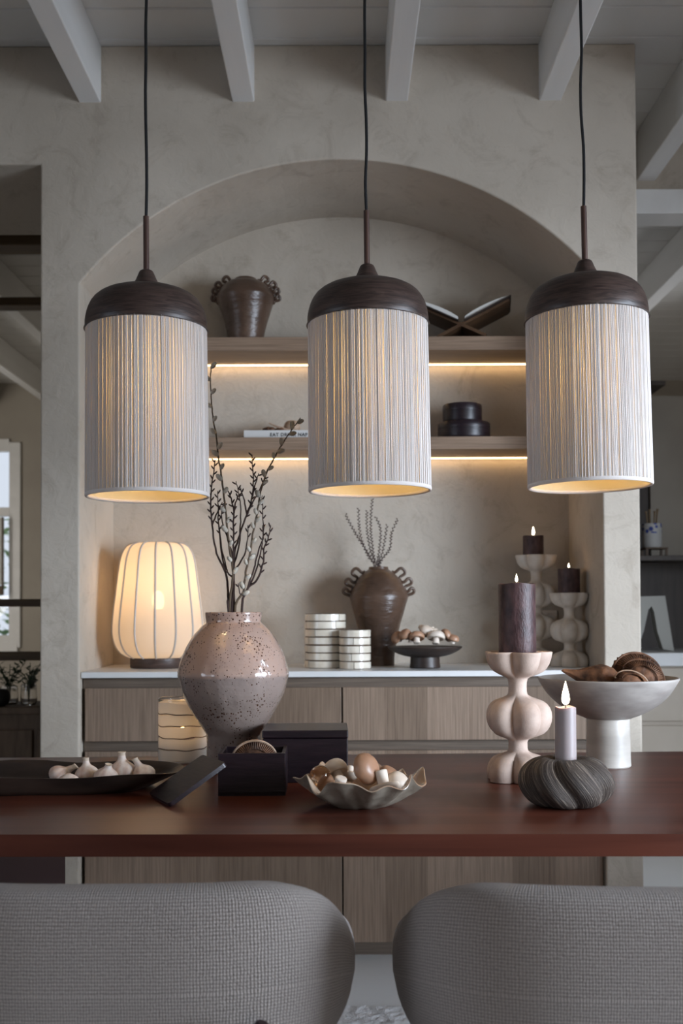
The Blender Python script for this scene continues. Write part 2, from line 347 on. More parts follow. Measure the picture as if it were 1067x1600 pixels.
# ------------------------------------------------------------------ the setting
YW, YB, YN, ZC, ZB = 3.42, 4.07, 3.93, 2.96, 2.774
WL, WR, HW = -.969, .962, .8425
struct('floor', box(NB(), -4.2, 3.4, -3.2, 8.7, -.1, 0), FLOORM)
ce = struct('ceiling', box(NB(), -4.2, 3.4, -3.2, 8.7, ZC+.012, ZC+.1), WHITEP)
pm = None; yy = 3.38-.172*38
while yy < 8.6:
    bm = NB(); box(bm, -4.1, 3.3, .002, .170, 0, .012)
    if pm is None:
        bmesh.ops.bevel(bm, geom=[e for e in bm.edges if all(v.co.z < .001 for v in e.verts) and abs(e.verts[0].co.y-e.verts[1].co.y) < 1e-6], offset=.004, segments=1, affect='EDGES')
        pk = obj('plank', bm, WHITEP, ce, smooth=False); pm = pk.data
    else:
        bm.free(); pk = bpy.data.objects.new('plank', pm); C.objects.link(pk); pk.parent = ce
    pk.location = (0, yy, ZC); yy += .172
bxs = [-.809+.4975*k for k in range(-6, 6)]
for x in bxs:
    if WL-2.5 < x < WR:
        segs = [(-3.0, YW+.005), (YB+.01, 8.5)]
    else: segs = [(-3.0, YB+.005 if x > 0 else YW), (YB+.10 if x > 0 else YB+.005, 8.5)]
    for a, b in segs:
        obj('beam', box(NB(), x-.036, x+.036, a, b, ZB, ZC, .004), BEAMW, ce, smooth=False)
# arched wall in one outline
arc = []; rise = .401; Rr = (HW*HW+rise*rise)/(2*rise); z0 = 2.184+rise-Rr; a0 = math.asin(HW/Rr)
for k in range(41):
    a = -a0+2*a0*k/40; arc.append((Rr*sin(a), z0+Rr*cos(a)))
bm = NB(); prism(bm, [(WL, 0), (-HW, 0)]+arc+[(HW, 0), (WR, 0), (WR, ZC), (-4.1, ZC), (-4.1, 0), (-2.4, 0), (-2.4, 2.572), (WL, 2.572)], YW, YB)
wb = struct('wall_back', bm, PL)
bv = wb.modifiers.new('soft edge', 'BEVEL'); bv.width = .006; bv.segments = 3; bv.limit_method = 'ANGLE'; bv.angle_limit = R(30)
bm = NB(); prism(bm, [(-HW-.01, 0)]+[(x*1.01, z+.01) for x, z in arc]+[(HW+.01, 0)], YN, YB-.012); struct('wall_niche', bm, PL)
struct('wall_header', box(NB(), WR, 3.3, YB, YB+.1, 2.735, ZC), PL)
struct('trim_1', box(NB(), WR, 3.3, YB-.02, YB+.12, 2.64, 2.735, .004), BEAMW)
struct('wall_left', box(NB(), -4.2, -4.1, -3.2, 8.7, 0, ZC), PL)
struct('wall_right', box(NB(), 3.3, 3.4, -3.2, 8.7, 0, ZC), PL)
struct('wall_front', box(NB(), -4.1, 3.3, -3.2, -3.1, 0, ZC), PL)
# partition between the hall and the kitchen behind the niche
struct('wall_partition', box(NB(), -.6, -.5, YB, 8.5, 0, ZC), TAUPE)
# far wall with a window hole
YF = 8.5
wz1 = P(0, 692, YF).z; wz0 = P(0, 1012, YF).z; wx1 = P(29, 850, YF).x; wx0 = wx1-.85
bm = NB(); box(bm, wx1, 3.3, YF, YF+.2, 0, ZC); box(bm, -4.1, wx0, YF, YF+.2, 0, ZC); box(bm, wx0, wx1, YF, YF+.2, 0, wz0); box(bm, wx0, wx1, YF, YF+.2, wz1, ZC)
struct('wall_far', bm, TAUPE)
wn = struct('window_1', box(NB(), wx0, wx1, YF-.03, YF+.03, wz0-.03, wz0+.03, .004), BEAMW)
for a in ((wx0-.03, wx0+.05, wz0, wz1, 0), (wx1-.07, wx1+.02, wz0, wz1, 0), (wx0+.05, wx1-.07, wz1-.07, wz1+.03, .002), (wx0+.05, wx1-.07, wz0+1.05, wz0+1.12, .002), ((wx0+wx1)/2-.02, (wx0+wx1)/2+.02, wz0+.1, wz0+1.05, .004), (wx0+.05, wx1-.07, wz0+.03, wz0+.1, .002)):
    obj('frame', box(NB(), a[0], a[1], YF-.025+a[4], YF+.05, a[2], a[3], .004), BEAMW, wn, smooth=False)
obj('pane', box(NB(), wx0, wx1, YF+.012, YF+.018, wz0, wz1), glass('window_glass'), wn, smooth=False)
struct('trim_2', box(NB(), -2.4, WL-.0, 4.30, 4.42, P(0, 388, 4.34).z, P(0, 362, 4.34).z, .004), BROWNB)
struct('trim_3', box(NB(), -3.4, -1.0, 5.1, 5.2, P(0, 477, 5.1).z, P(0, 464, 5.1).z, .004), BROWNB)
# garden outside the far window
rnd = random.Random(3)
for i in range(4):
    bm = NB(); bx = -4.6+i*1.2
    for k in range(420):
        th = rnd.uniform(0, 2*PI); rr = rnd.uniform(.2, .55); zz = rnd.uniform(-.2, 1.75+.35*(i % 2))
        q = Matrix.Rotation(rnd.uniform(0, 3), 3, Vector((rnd.random(), rnd.random(), rnd.random())).normalized())
        c0 = Vector((bx+rr*cos(th), 11+rr*sin(th), zz))
        vs = [bm.verts.new(c0+q @ Vector(v)) for v in ((-.07, 0, 0), (0, -.03, 0), (.08, 0, .02), (0, .03, 0))]; bm.faces.new(vs)
    tag(obj('garden_shrub', bm, M('shrub_leaf%d' % i, (.06, .13, .05), (.22, .34, .16), 5, rough=.7), smooth=False), ['green leafy shrub outside the far window, leftmost', 'taller green shrub outside the far window, second from left', 'green leafy shrub outside the far window, second from right', 'taller green shrub outside the far window, rightmost'][i], 'shrub', 'shrubs outside the window')

# roman blind
bz0 = P(0, 930, YF-.1).z; bz1 = P(0, 808, YF-.1).z
bt = thing('roman_blind', 'pale roman blind with dark edging in the far left window', 'blind', (wx1-.40, YF-.1, bz0))
BLINDC = translucent('blind_cloth', (.82, .77, .68), .6)
for k in range(4):
    h = (bz1-bz0-.08)/4
    fb_ = NB(); zs_ = [.08+k*h+h*j/4 for j in range(5)]
    rows_ = [[fb_.verts.new((x_, -.012*sin(PI*j/4)-.002, z_)) for x_ in (-.3, .3)] for j, z_ in enumerate(zs_)]
    for r0_, r1_ in zip(rows_, rows_[1:]): fb_.faces.new((r0_[0], r0_[1], r1_[1], r1_[0]))
    obj('fold', fb_, BLINDC, bt)
obj('hem', box(NB(), -.31, .31, -.02, .015, 0, .075, .003), M('blind_brown', (.13, .09, .06), rough=.7), bt, smooth=False)
obj('edging', box(NB(), .3, .312, -.015, .015, 0, bz1-bz0, .002), M('blind_edge', (.16, .12, .09), rough=.7), bt, smooth=False)

# ------------------------------------------------------------------ niche cabinet, worktop, shelves
FY = 3.445
cz = lambda y: P(300, y, FY).z
kb = thing('sideboard', 'grey oak built-in sideboard with handleless drawers in the arched niche', 'cabinet', (0, FY, 0))
obj('carcass', box(NB(), -HW+.004, HW-.004, .022, YN-FY-.004, .09, .905), OAKD, kb, smooth=False)
obj('top_rail', box(NB(), -HW+.004, HW-.004, .012, .022, .872, .905), OAKD, kb, smooth=False)
obj('toe_kick', box(NB(), -HW+.03, HW-.03, .05, .07, 0, .09), OAKD, kb, smooth=False)
zz = [(cz(1158), cz(1075)), (.055, cz(1174))]
for (za, zb_) in zz:
    for (xa, xb) in ((-HW+.012, -.0025), (.0025, HW-.004)):
        obj('drawer_front', box(NB(), xa, xb, 0, .020, za, zb_, .0015), OAK, kb, smooth=False)
wt = tag(obj('worktop', box(NB(), -HW+.002, HW-.002, YW+.012, YN-.002, .908, .927, .002), COUNTER, smooth=False), 'thin white stone worktop on the oak sideboard', 'worktop')
ZT = .927
LED = emit('led_strip', (1, .64, .30), 8)
for lab, zb_, top in (('upper oak shelf of the niche with a light strip beneath', 2.030, 2.078), ('lower oak shelf of the niche with a light strip beneath', 1.683, 1.727)):
    t = thing('wall_shelf', lab, 'shelf', (0, YN, zb_))
    obj('board', box(NB(), -HW+.003, HW-.003, -.235, -.002, 0, top-zb_, .002), OAKH, t, smooth=False)
    obj('light_strip', box(NB(), -HW+.03, HW-.03, -.026, -.013, -.003, -.0005), LED, t, smooth=False)

# wall socket in niche
sc = P(858, 967, YN); st = thing('wall_socket', 'small square white socket on the niche wall between two candlesticks', 'socket', (sc.x, YN, sc.z-.03))
obj('plate', box(NB(), -.029, .029, -.008, -.0005, 0, .062, .003), STONEC, st, smooth=False)
bm = NB(); lathe(bm, [(0, 0), (.021, 0), (.021, .004), (.018, .004), (.017, -.001)][1:], 24)
bmesh.ops.rotate(bm, verts=bm.verts, cent=(0, 0, 0), matrix=Matrix.Rotation(R(90), 3, 'X')); bmesh.ops.translate(bm, verts=bm.verts, vec=(0, -.008, .031))
obj('ring', bm, STONEC, st)

# ------------------------------------------------------------------ table
TZ = .75
tb = thing('dining_table', 'long dark mahogany dining table with slab top', 'table', (0, 2.3, 0))
bm = NB()
n0 = T(0, 1304, TZ).y; n1 = T(1067, 1303, TZ).y; f0 = T(0, 1184, TZ).y; f1 = T(1067, 1174, TZ).y
sl = (n1-n0)/(T(1067, 1303, TZ).x-T(0, 1304, TZ).x); slf = (f1-f0)/(T(1067, 1174, TZ).x-T(0, 1184, TZ).x)
xl, xr = -1.75, 2.15
def ny(x): return n0+sl*(x-T(0, 1304, TZ).x)-2.3
def fy(x): return f0+slf*(x-T(0, 1184, TZ).x)-2.3
xs = [xl+(xr-xl)*k/24 for k in range(25)]
out = [(x, ny(x)) for x in xs]+[(x, fy(x)) for x in xs[::-1]]
a = [bm.verts.new((x, y, TZ-.037)) for x, y in out]; b = [bm.verts.new((x, y, TZ)) for x, y in out]
bm.faces.new(a[::-1]); bm.faces.new(b)
for i in range(len(out)): bm.faces.new((a[i], a[(i+1) % len(out)], b[(i+1) % len(out)], b[i]))
es = [e for e in bm.edges if len(e.link_faces) == 2 and abs(e.verts[0].co.z-e.verts[1].co.z) < 1e-6]
bmesh.ops.bevel(bm, geom=es, offset=.006, segments=3, affect='EDGES', profile=.5)
obj('tabletop', bm, TABLE, tb, angle=50)
for x0, x1 in ((-1.15, P(97, 1360, 2.62).x), (1.80, 2.0)):
    obj('leg', box(NB(), x0, x1, -.2, .36, .022, TZ-.0375, .01), BURG, tb, smooth=False)

# rug
rb = NB(); rnd = random.Random(5)
gx, gy = 260, 150; x0, x1, y0, y1 = -1.3, 1.3, 1.3, 3.0
vg = [[rb.verts.new((x0+(x1-x0)*i/gx, y0+(y1-y0)*j/gy+rnd.uniform(-.004, .004), .014+rnd.uniform(0, .006))) for j in range(gy+1)] for i in range(gx+1)]
for i in range(gx):
    for j in range(gy): rb.faces.new((vg[i][j], vg[i+1][j], vg[i+1][j+1], vg[i][j+1]))
rg = thing('rug', 'off-white fluffy rug under the dining table', 'rug', (0, 0, 0))
obj('backing', box(NB(), x0, x1, y0, y1, 0, .012), M('rug_backing', (.4, .38, .36), rough=.9), rg, smooth=False)
obj('pile', rb, M('rug_pile', (.66, .65, .65), (.8, .79, .78), 80, rough=.95, bump=1, bscale=200), rg, kind='stuff')

# ------------------------------------------------------------------ chairs
def make_chair(label, loc, rz, tall_leg=False):
    t = thing('dining_chair', label, 'chair', loc, rz, None)
    # backrest: padded band swept along a U plan
    a_, b_ = .262, .272; ex = 3.7; plan = []
    for k in range(-40, 41):
        th = -PI/2+math.copysign(abs(k/40)**1.5, k)*R(122)
        c_, s_ = cos(th), sin(th); plan.append((a_*math.copysign(abs(c_)**(2/ex), c_), b_*math.copysign(abs(s_)**(2/ex), s_), abs(k)/40))
    bm = NB(); ul = bm.loops.layers.uv.verify(); rings = []; U = 0; us = []; NS = 48
    for i, (x, y, t_) in enumerate(plan):
        if i: U += math.hypot(x-plan[i-1][0], y-plan[i-1][1])
        us.append(U); p = plan[max(i-1, 0)]; q = plan[min(i+1, len(plan)-1)]
        d = Vector((q[0]-p[0], q[1]-p[1], 0)).normalized(); nrm = Vector((d.y, -d.x, 0))
        zt = .783-.150*(1-math.exp(-(max(0, y+.272)/.185)**2.0)); zb_ = .545; th_ = .040
        if t_ > .9: k_ = math.sqrt(max(0, 1-((t_-.9)/.1)**2))*.85+.15
        else: k_ = 1
        rg_ = []; zc_ = (zt+zb_)/2; hh = (zt-zb_)/2
        for s in range(NS):
            ph = 2*PI*s/NS; c_, s_ = cos(ph), sin(ph)
            u = math.copysign(abs(c_)**(.62), c_)*th_*k_; v = math.copysign(abs(s_)**(.42), s_)*hh*(k_*.3+.7)
            bulge = .014*(1-(v/hh)**2)
            lean = -.016*((zt-(zc_+v))/(zt-zb_))
            rg_.append((Vector((x, y, zc_+v))+nrm*(u+bulge*(1 if u > 0 else -.4)+lean), ph))
        rings.append(rg_)
    vs = [[bm.verts.new(p) for p, _ in r] for r in rings]; vv = [0]
    for s in range(1, NS+1): vv.append(vv[-1]+(rings[40][s % NS][0]-rings[40][s-1][0]).length)
    for i in range(len(vs)-1):
        for s in range(NS):
            s2 = (s+1) % NS; f = bm.faces.new((vs[i][s], vs[i+1][s], vs[i+1][s2], vs[i][s2]))
            for lp, uvv in zip(f.loops, ((us[i], vv[s]), (us[i+1], vv[s]), (us[i+1], vv[s+1]), (us[i], vv[s+1]))): lp[ul].uv = uvv
    bm.faces.new(vs[0]); bm.faces.new(vs[-1])
    obj('backrest', bm, BOUCLE, t, angle=80)
    # seat cushion
    bm = NB(); pr = [(0, .39), (.22, .39), (.255, .40), (.265, .43), (.262, .46), (.245, .48), (.15, .488), (0, .49)]
    def sq(p, th, u):
        return Vector((math.copysign(abs(cos(th))**.75, cos(th))*math.hypot(p.x, p.y), math.copysign(abs(sin(th))**.75, sin(th))*math.hypot(p.x, p.y)*1.02, p.z))
    lathe(bm, pr, 48, 2, fn=sq)
    ul = bm.loops.layers.uv.verify()
    for f in bm.faces:
        for lp in f.loops: lp[ul].uv = (lp.vert.co.x, lp.vert.co.y+lp.vert.co.z)
    obj('seat', bm, BOUCLE, t, angle=80)
    for (x, y) in ((-.2, -.235), (.2, -.235), (-.21, .19), (.21, .19)):
        top = .57 if y < 0 else .39
        obj('leg', tube(NB(), [(x*1.12, y*1.12, .02), (x, y, .39)]+([(x*.98, y*1.0, top)] if y < 0 else []), lambda u: .014+.007*min(1, u*1.5), 12), ROD, t)
    if tall_leg:
        obj('leg_blade', tube(NB(), [(.150, -.318, .50), (.182, -.326, .600), (.197, -.328, .636)], lambda u: .022-.014*u, 12, 3), BURG, t)
    obj('seat_frame', lathe(NB(), [(0, .365), (.22, .365), (.23, .375), (.22, .389), (0, .389)], 40), ROD, t)
    return t
make_chair('cream boucle barrel chair at the left, pushed up to the table', (-.291, 1.59, 0), 0, True)
make_chair('cream boucle barrel chair at the right, pushed up to the table', (.381, 1.565, 0), R(-3))

# ------------------------------------------------------------------ pendants
def make_pendant():
    t = thing('pendant_lamp', '', 'lamp')
    h = .362; r0 = .131; rnd = random.Random(11)
    sh = obj('shade', lathe(NB(), [(r0-.0072, .003), (r0-.0072, h)], 96), LINER, t)
    bm = NB(); ns = 380
    for k in range(ns):
        th = 2*PI*(k+rnd.uniform(-.22, .22))/ns; rr = rnd.uniform(.00098, .00116)*(1 if rnd.random() > .05 else .70); rd = r0-.0022+rnd.uniform(-.0009, .0009)
        bow = rnd.uniform(-.0002, .0002); dth = rnd.uniform(-.0015, .0015)
        pts = [((rd+bow*sin(u*PI)-(.003*u))*cos(th+dth*u), (rd+bow*sin(u*PI)-(.003*u))*sin(th+dth*u), .002+(h-.004)*u) for u in (0, .33, .66, 1)]
        tube(bm, pts, rr, 5, caps=False)
    obj('yarn', bm, YARN, sh, kind='stuff', angle=180)
    hem = NB(); lathe(hem, [(r0-.0076, .005), (r0-.0078, .001), (r0-.0055, -.0015), (r0-.002, -.0015), (r0-.0002, .002), (r0-.0008, .006)], 96, 2); obj('hem', hem, YARN, sh)
    obj('cap', lathe(NB(), [(0, .352), (.120, .352), (.1275, .354), (.1285, .362), (.1275, .376), (.122, .397), (.110, .417), (.090, .431), (.062, .440), (.036, .4445), (.029, .450), (.022, .462), (.017, .474), (.014, .480), (.008, .483), (0, .484)], 72, 2), DARKW, t)
    obj('rod', tube(NB(), [(0, 0, .478), (0, 0, .598)], .0062, 14), ROD, t)
    bm = NB(); lathe(bm, [(0, .24), (.018, .245), (.028, .262), (.026, .285), (.014, .31), (.013, .352)], 20, 2); obj('bulb', bm, BULB, t)
    point('pendant_light', (0, 0, .225), 1.15, (1, .66, .33), .03, t)
    return t
pend0 = make_pendant()
labs = ['leftmost pendant lamp with string shade and dark walnut cap', 'middle pendant lamp with string shade and dark walnut cap', 'rightmost pendant lamp with string shade and dark walnut cap']
pp = [(231, 776, 229.5, R(-.35)), (578, 767, 575, R(-.45)), (921.5, 760, 915, R(-.75))]
for i, (px, py, tx, tl) in enumerate(pp):
    o = pend0 if i == 0 else copy_tree(pend0)
    b0 = P(px, py, 2.25); o.location = b0; o.rotation_euler = (0, tl, i*1.3); o.rotation_mode = 'ZYX'
    o['label'] = labs[i]; o['group'] = 'pendant lamps over the table'
    # cord is its own mesh per lamp (length and waviness differ)
    o.rotation_euler = (0, tl, i*1.3)
for i, o in enumerate([x for x in list(C.objects) if x.name.startswith('pendant_lamp')]):
    bpy.context.view_layer.update(); iv = o.matrix_world.inverted(); top = o.matrix_world @ Vector((0, 0, .590))
    rnd = random.Random(i); pts = [iv @ top]
    n = 14
    for k in range(1, n+1):
        z = top.z+(ZC-.03-top.z)*k/n; wv = rnd.uniform(-.0022, .0022) if k < n else 0
        pts.append(iv @ Vector((top.x-.004*k/n*i+wv, top.y, z)))
    obj('cord', tube(NB(), pts, .0033, 8, 3), CORD, o)
    bm = NB(); e = Vector((top.x-.004*i, top.y, ZC-.001)); lathe(bm, [(0, -.035), (.03, -.033), (.05, -.02), (.052, 0), (0, 0)], 32)
    for v in bm.verts: v.co = iv @ (v.co+e)
    obj('ceiling_rose', bm, DARKW, o)

# ------------------------------------------------------------------ table lamp on worktop
lx = P(247, 1040, 3.70).x; LL = thing('table_lamp', 'glowing cream table lamp with grey ribs and dark wooden base', 'lamp', (lx, 3.70, ZT))
obj('base', lathe(NB(), [(0, 0), (.093, 0), (.096, .004), (.096, .034), (.092, .038), (0, .038)], 48), DARKW, LL)
prof = [(.100, .036), (.128, .052), (.148, .082), (.157, .122), (.155, .17), (.148, .23), (.139, .30), (.131, .36), (.122, .395), (.108, .418), (.088, .429), (.070, .432)]
ph0 = .12
bm = NB(); lathe(bm, prof, 144, 2, n=14, c=.10, ph=ph0); obj('shade', bm, LAMPSH, LL, angle=80)
bm = NB()
rp = cr([(r, z, 0) for r, z in prof], 2)
for k in range(14):
    th = 2*PI*k/14-ph0
    tube(bm, [((r*1.0)*cos(th), (r*1.0)*sin(th), z) for r, z, _ in rp], .0034, 6)
obj('ribs', bm, GREYRIB, LL)
bm = NB(); ell(bm, (0, 0, .232), (.022, .022, .036)); obj('bulb', bm, emit('lamp_bulb', (1, .62, .28), 12), LL)
obj('socket_stem', tube(NB(), [(0, 0, .036), (0, 0, .205)], .012, 12), ROD, LL)
point('table_lamp_light', (0, 0, .30), .88, (1, .60, .29), .05, LL)

# ------------------------------------------------------------------ speckled vase and branches
vc = Vector((P(365, 1100, 2.5).x, 2.5, TZ))
vs_ = thing('vase', 'large speckled beige glazed vase with angular belly on the table', 'vase', vc)
obj('body', lathe(NB(), [(0, 0), (.060, 0), (.0645, .003), (.0635, .03), (.0635, .074), (.066, .088), (.082, .112), (.100, .142), (.117, .178), (.1275, .212), (.1305, .226), (.1275, .240), (.119, .268), (.104, .298), (.088, .322), (.073, .338), (.0660, .344), (.0645, .350), (.0660, .362), (.0665, .367), (.0645, .369), (.0605, .366), (.0595, .345), (.08, .31), (.11, .25), (.11, .2), (.05, .06), (0, .05)], 128, 3, fn=lambda p, th, u: Vector((p.x, p.y, p.z))*1 + Vector((p.x, p.y, 0))*(.014*noise.noise(p*26)+.006*noise.noise(p*60))), SPECK, vs_)
def cp(x, y): return (300+x/3.636, 540+y/3.636)
def stem_path(pts, base, seed, Y0, spread, off=(0, 0)):
    rnd = random.Random(seed); n = len(pts); dy = rnd.uniform(-spread, spread)
    out = [base+Vector((rnd.uniform(-.02, .02), rnd.uniform(-.02, .02), 0))] if base is not None else []
    for i, (x, y) in enumerate(pts):
        t = i/(n-1); out.append(P(x, y, Y0+dy*t+rnd.uniform(-.006, .006)*t))
    return out
def along(path, t):
    ls = [0]
    for a, b in zip(path, path[1:]): ls.append(ls[-1]+(b-a).length)
    d = t*ls[-1]
    for i in range(len(path)-1):
        if d <= ls[i+1]+1e-9: return path[i].lerp(path[i+1], (d-ls[i])/max(ls[i+1]-ls[i], 1e-9)), (path[i+1]-path[i]).normalized()
    return path[-1], (path[-1]-path[-2]).normalized()
def branch(name, label, base, lines, seed, Y0, cat, group, r0=.0026, mat=BARK, buds=(.55, 1, .013), bs=(.0022, .0055), catk=None, dy=.05, origin=None):
    t = thing(name, label, cat, origin, 0, group); bm = NB(); bb = NB(); rnd = random.Random(seed); O = Vector(origin)
    first = None; nb = 0
    for li, ln in enumerate(lines):
        pth = stem_path(ln, base if li == 0 else None, seed+(0 if li == 0 else 0), Y0, dy)
        if li > 0:   # hang from nearest point of the first line
            pn = min(first, key=lambda q: (q-pth[0]).length); sh = pn-pth[0]; pth = [q+sh*(1-i/(len(pth)-1)) for i, q in enumerate(pth)]
        pth = [Vector(q) for q in cr([tuple(p) for p in pth], 5)]
        for i in range(1, len(pth)-1): pth[i] += Vector((rnd.uniform(-1, 1), rnd.uniform(-1, 1), 0))*r0*.28
        if li == 0: first = pth
        rr = r0 if li == 0 else r0*.7
        tube(bm, [p-O for p in pth], lambda u: rr*(1-.62*u), 7)
        if catk:
            for k in range(catk):
                u = .40+.60*(k+.5)/catk+rnd.uniform(-.01, .01); p, d = along(pth, min(u, .999)); sd = d.cross(Vector((0, 1, 0))).normalized()*(1 if k % 2 else -1)
                ax = (d*.8+sd*.6+Vector((0, rnd.uniform(-.5, .2), 0))).normalized(); c = NB()
                q = Vector((0, 0, 1)).rotation_difference(ax).to_matrix(); sz = .0092*rnd.uniform(.85, 1.15)
                ell(c, p-O+ax*sz*.8+sd*.001, (sz*.58, sz*.58, sz), 10, 8, q); obj('catkin', c, CATK, t)
        else:
            L_ = sum((b-a).length for a, b in zip(pth, pth[1:])); u = buds[0]
            while u < buds[1]:
                p, d = along(pth, min(u, .999)); sd = d.cross(Vector((rnd.uniform(-.5, .5), 1, rnd.uniform(-.3, .3)))).normalized()*(1 if nb % 2 else -1); nb += 1
                ax = (d+sd*.75).normalized(); q = Vector((0, 0, 1)).rotation_difference(ax).to_matrix()
                ell(bb, p-O+ax*bs[1]*.9+sd*.001, (bs[0], bs[0], bs[1]), 6, 5, q); u += buds[2]/L_*rnd.uniform(.75, 1.25)
    obj('stem', bm, mat, t)
    if not catk: obj('buds', bb, mat, t, kind='stuff')
    else: bb.free()
    return t
base = Vector((vc.x, vc.y, TZ+.10)); org = tuple(base)
br = {
 'A': [[(215, 1535), (232, 1300), (210, 1120), (190, 930), (170, 760), (150, 640), (135, 500), (118, 400), (110, 290), (105, 180), (110, 108)]],
 'B': [[(243, 1535), (290, 1400), (305, 1290), (325, 1200), (345, 1070), (370, 950), (390, 830), (425, 720), (460, 650), (500, 580), (545, 510), (580, 460), (615, 410)]],
 'C': [[(222, 1535), (235, 1300), (240, 1180), (270, 1080), (310, 960), (338, 880), (348, 760), (340, 620)], [(318, 930), (350, 870), (385, 810), (415, 740)], [(345, 860), (362, 790), (378, 725)], [(240, 1240), (268, 1130), (276, 1000), (272, 880), (250, 770)], [(310, 960), (296, 880), (270, 800)]],
 'D': [[(212, 1535), (205, 1420), (190, 1290), (140, 1180), (115, 1020), (105, 880), (118, 760), (130, 650)], [(190, 1290), (165, 1150), (150, 1000), (148, 900), (145, 825)], [(150, 1000), (160, 940), (172, 890)]],
 'F': [[(240, 1535), (236, 1280), (235, 1100), (236, 950), (225, 880), (200, 815)], [(238, 1300), (290, 1220), (315, 1120), (318, 1020)], [(236, 950), (250, 880), (272, 840)], [(222, 1200), (190, 1080), (165, 980), (175, 900)], [(236, 1330), (205, 1300), (190, 1250), (170, 1150), (148, 980)]],
 'G': [[(282, 1535), (310, 1390), (370, 1330), (405, 1230), (410, 1150), (435, 1090), (445, 1020)], [(310, 1390), (350, 1270), (375, 1170), (405, 1080), (402, 960), (398, 850)], [(330, 1340), (372, 1230), (398, 1120), (400, 1020)], [(300, 1420), (275, 1410), (262, 1350)]],
}
gr = 'branches in the speckled vase'
blab = {'A': 'tall pussy willow branch leaning left in the speckled vase', 'B': 'tall pussy willow branch leaning right in the speckled vase',
        'C': 'dark budded twig forking upright, tallest of the dark twigs', 'D': 'dark budded twig bowing out furthest left in the vase',
        'F': 'dark budded twig in the middle of the vase, many-forked', 'G': 'dark budded twig bowing out to the right of the vase'}
for k, (key, lines) in enumerate(br.items()):
    cl = [[cp(*p) for p in ln] for ln in lines]
    if key in 'AB': branch('willow_branch', blab[key], base, cl, 20+k, 2.5, 'branch', gr, .0031, BARKW, catk=17 if key == 'A' else 21, dy=.04, origin=org)
    else: branch('twig', blab[key], base, cl, 20+k, 2.5, 'branch', gr, .0034, BARK, (.76, 1, .0105), (.0021, .0062), dy=.05, origin=org)

# ------------------------------------------------------------------ ruffled-handle vases
def handled_vase(label, loc, prof, mouth_i, shoulder, sc, loops):
    t = thing('handled_vase', label, 'vase', loc, 0, 'ruffle-handled clay vases')
    def wob(p, th, u):
        q = noise.noise(Vector((p.x*14, p.y*14, p.z*16)))*.003; return Vector((p.x*(1+q/.1), p.y*(1+q/.1), p.z))
    obj('body', lathe(NB(), prof, 72, 2, fn=wob), BROWNCER, t)
    # shoulder: list of (r,z) from shoulder to mouth
    for s in (-1, 1):
        pts = []; n = loops*14
        sm = cr([(r, z, 0) for r, z in shoulder], 12)
        for k in range(n+1):
            u = k/n; i = u*(len(sm)-1); a = sm[int(i)]; b = sm[min(int(i)+1, len(sm)-1)]; f = i-int(i); r = a[0]+(b[0]-a[0])*f; z = a[1]+(b[1]-a[1])*f
            nx, nz = .78, .62
            o = .5-.5*cos(2*PI*loops*u); w = .0035*sin(4*PI*loops*u)
            pts.append((s*(r+nx*o*sc-.002-nz*w*1.5), .004*sin(2*PI*loops*u), z+nz*o*sc*.9+nx*w*1.5))
        obj('handle', tube(NB(), pts, .0056, 10, 2), BROWNCER, t)
    return t
v2 = Vector((P(592, 1030, 3.79).x, 3.79, ZT))
handled_vase('brown clay vase with ruffled handles on the worktop, holding dark sprigs', v2,
    [(0, 0), (.050, 0), (.055, .004), (.056, .03), (.064, .09), (.078, .15), (.092, .195), (.102, .235), (.103, .247), (.097, .262), (.084, .29), (.066, .318), (.046, .335), (.036, .341), (.034, .350), (.028, .348), (.03, .33), (.08, .25), (.05, .05), (0, .04)],
    0, [(.100, .236), (.096, .266), (.080, .300), (.050, .334)], .036, 3)
def c6(x, y): return (440+x/2.964, 760+y/2.964)
sp = [[(428, 375), (400, 310), (350, 230), (310, 160), (297, 130)], [(435, 375), (405, 330), (365, 230), (355, 100)], [(438, 375), (412, 300), (395, 200), (395, 110)], [(432, 375), (412, 200), (420, 60)],
      [(443, 372), (452, 300), (458, 200), (435, 140)], [(446, 372), (468, 300), (488, 180)], [(450, 372), (500, 290), (508, 220), (537, 150)]]
sl_ = ['furthest left, leaning out', 'second from the left', 'left of the tallest', 'tallest, upright in the middle', 'just right of the tallest', 'second from the right', 'furthest right, leaning out']
b2 = Vector((v2.x, v2.y, ZT+.2))
for i, ln in enumerate(sp):
    branch('sprig', 'thin dark sprig in the worktop vase, '+sl_[i], b2, [[c6(*p) for p in ln]], 60+i, 3.79, 'sprig', 'sprigs in the worktop vase', .0017, BARK, (.45, 1, .0062), (.0022, .0038), dy=.03, origin=tuple(b2))
v1 = Vector((P(384, 520, 3.81).x, 3.81, 2.078))
handled_vase('brown clay vase with ruffled handles on the upper shelf', v1,
    [(0, 0), (.058, 0), (.062, .004), (.066, .03), (.076, .08), (.090, .125), (.101, .158), (.103, .170), (.099, .182), (.085, .206), (.064, .224), (.044, .231), (.040, .238), (.034, .236), (.08, .17), (.05, .03), (0, .02)],
    0, [(.103, .150), (.100, .182), (.084, .212), (.046, .236)], .027, 4)

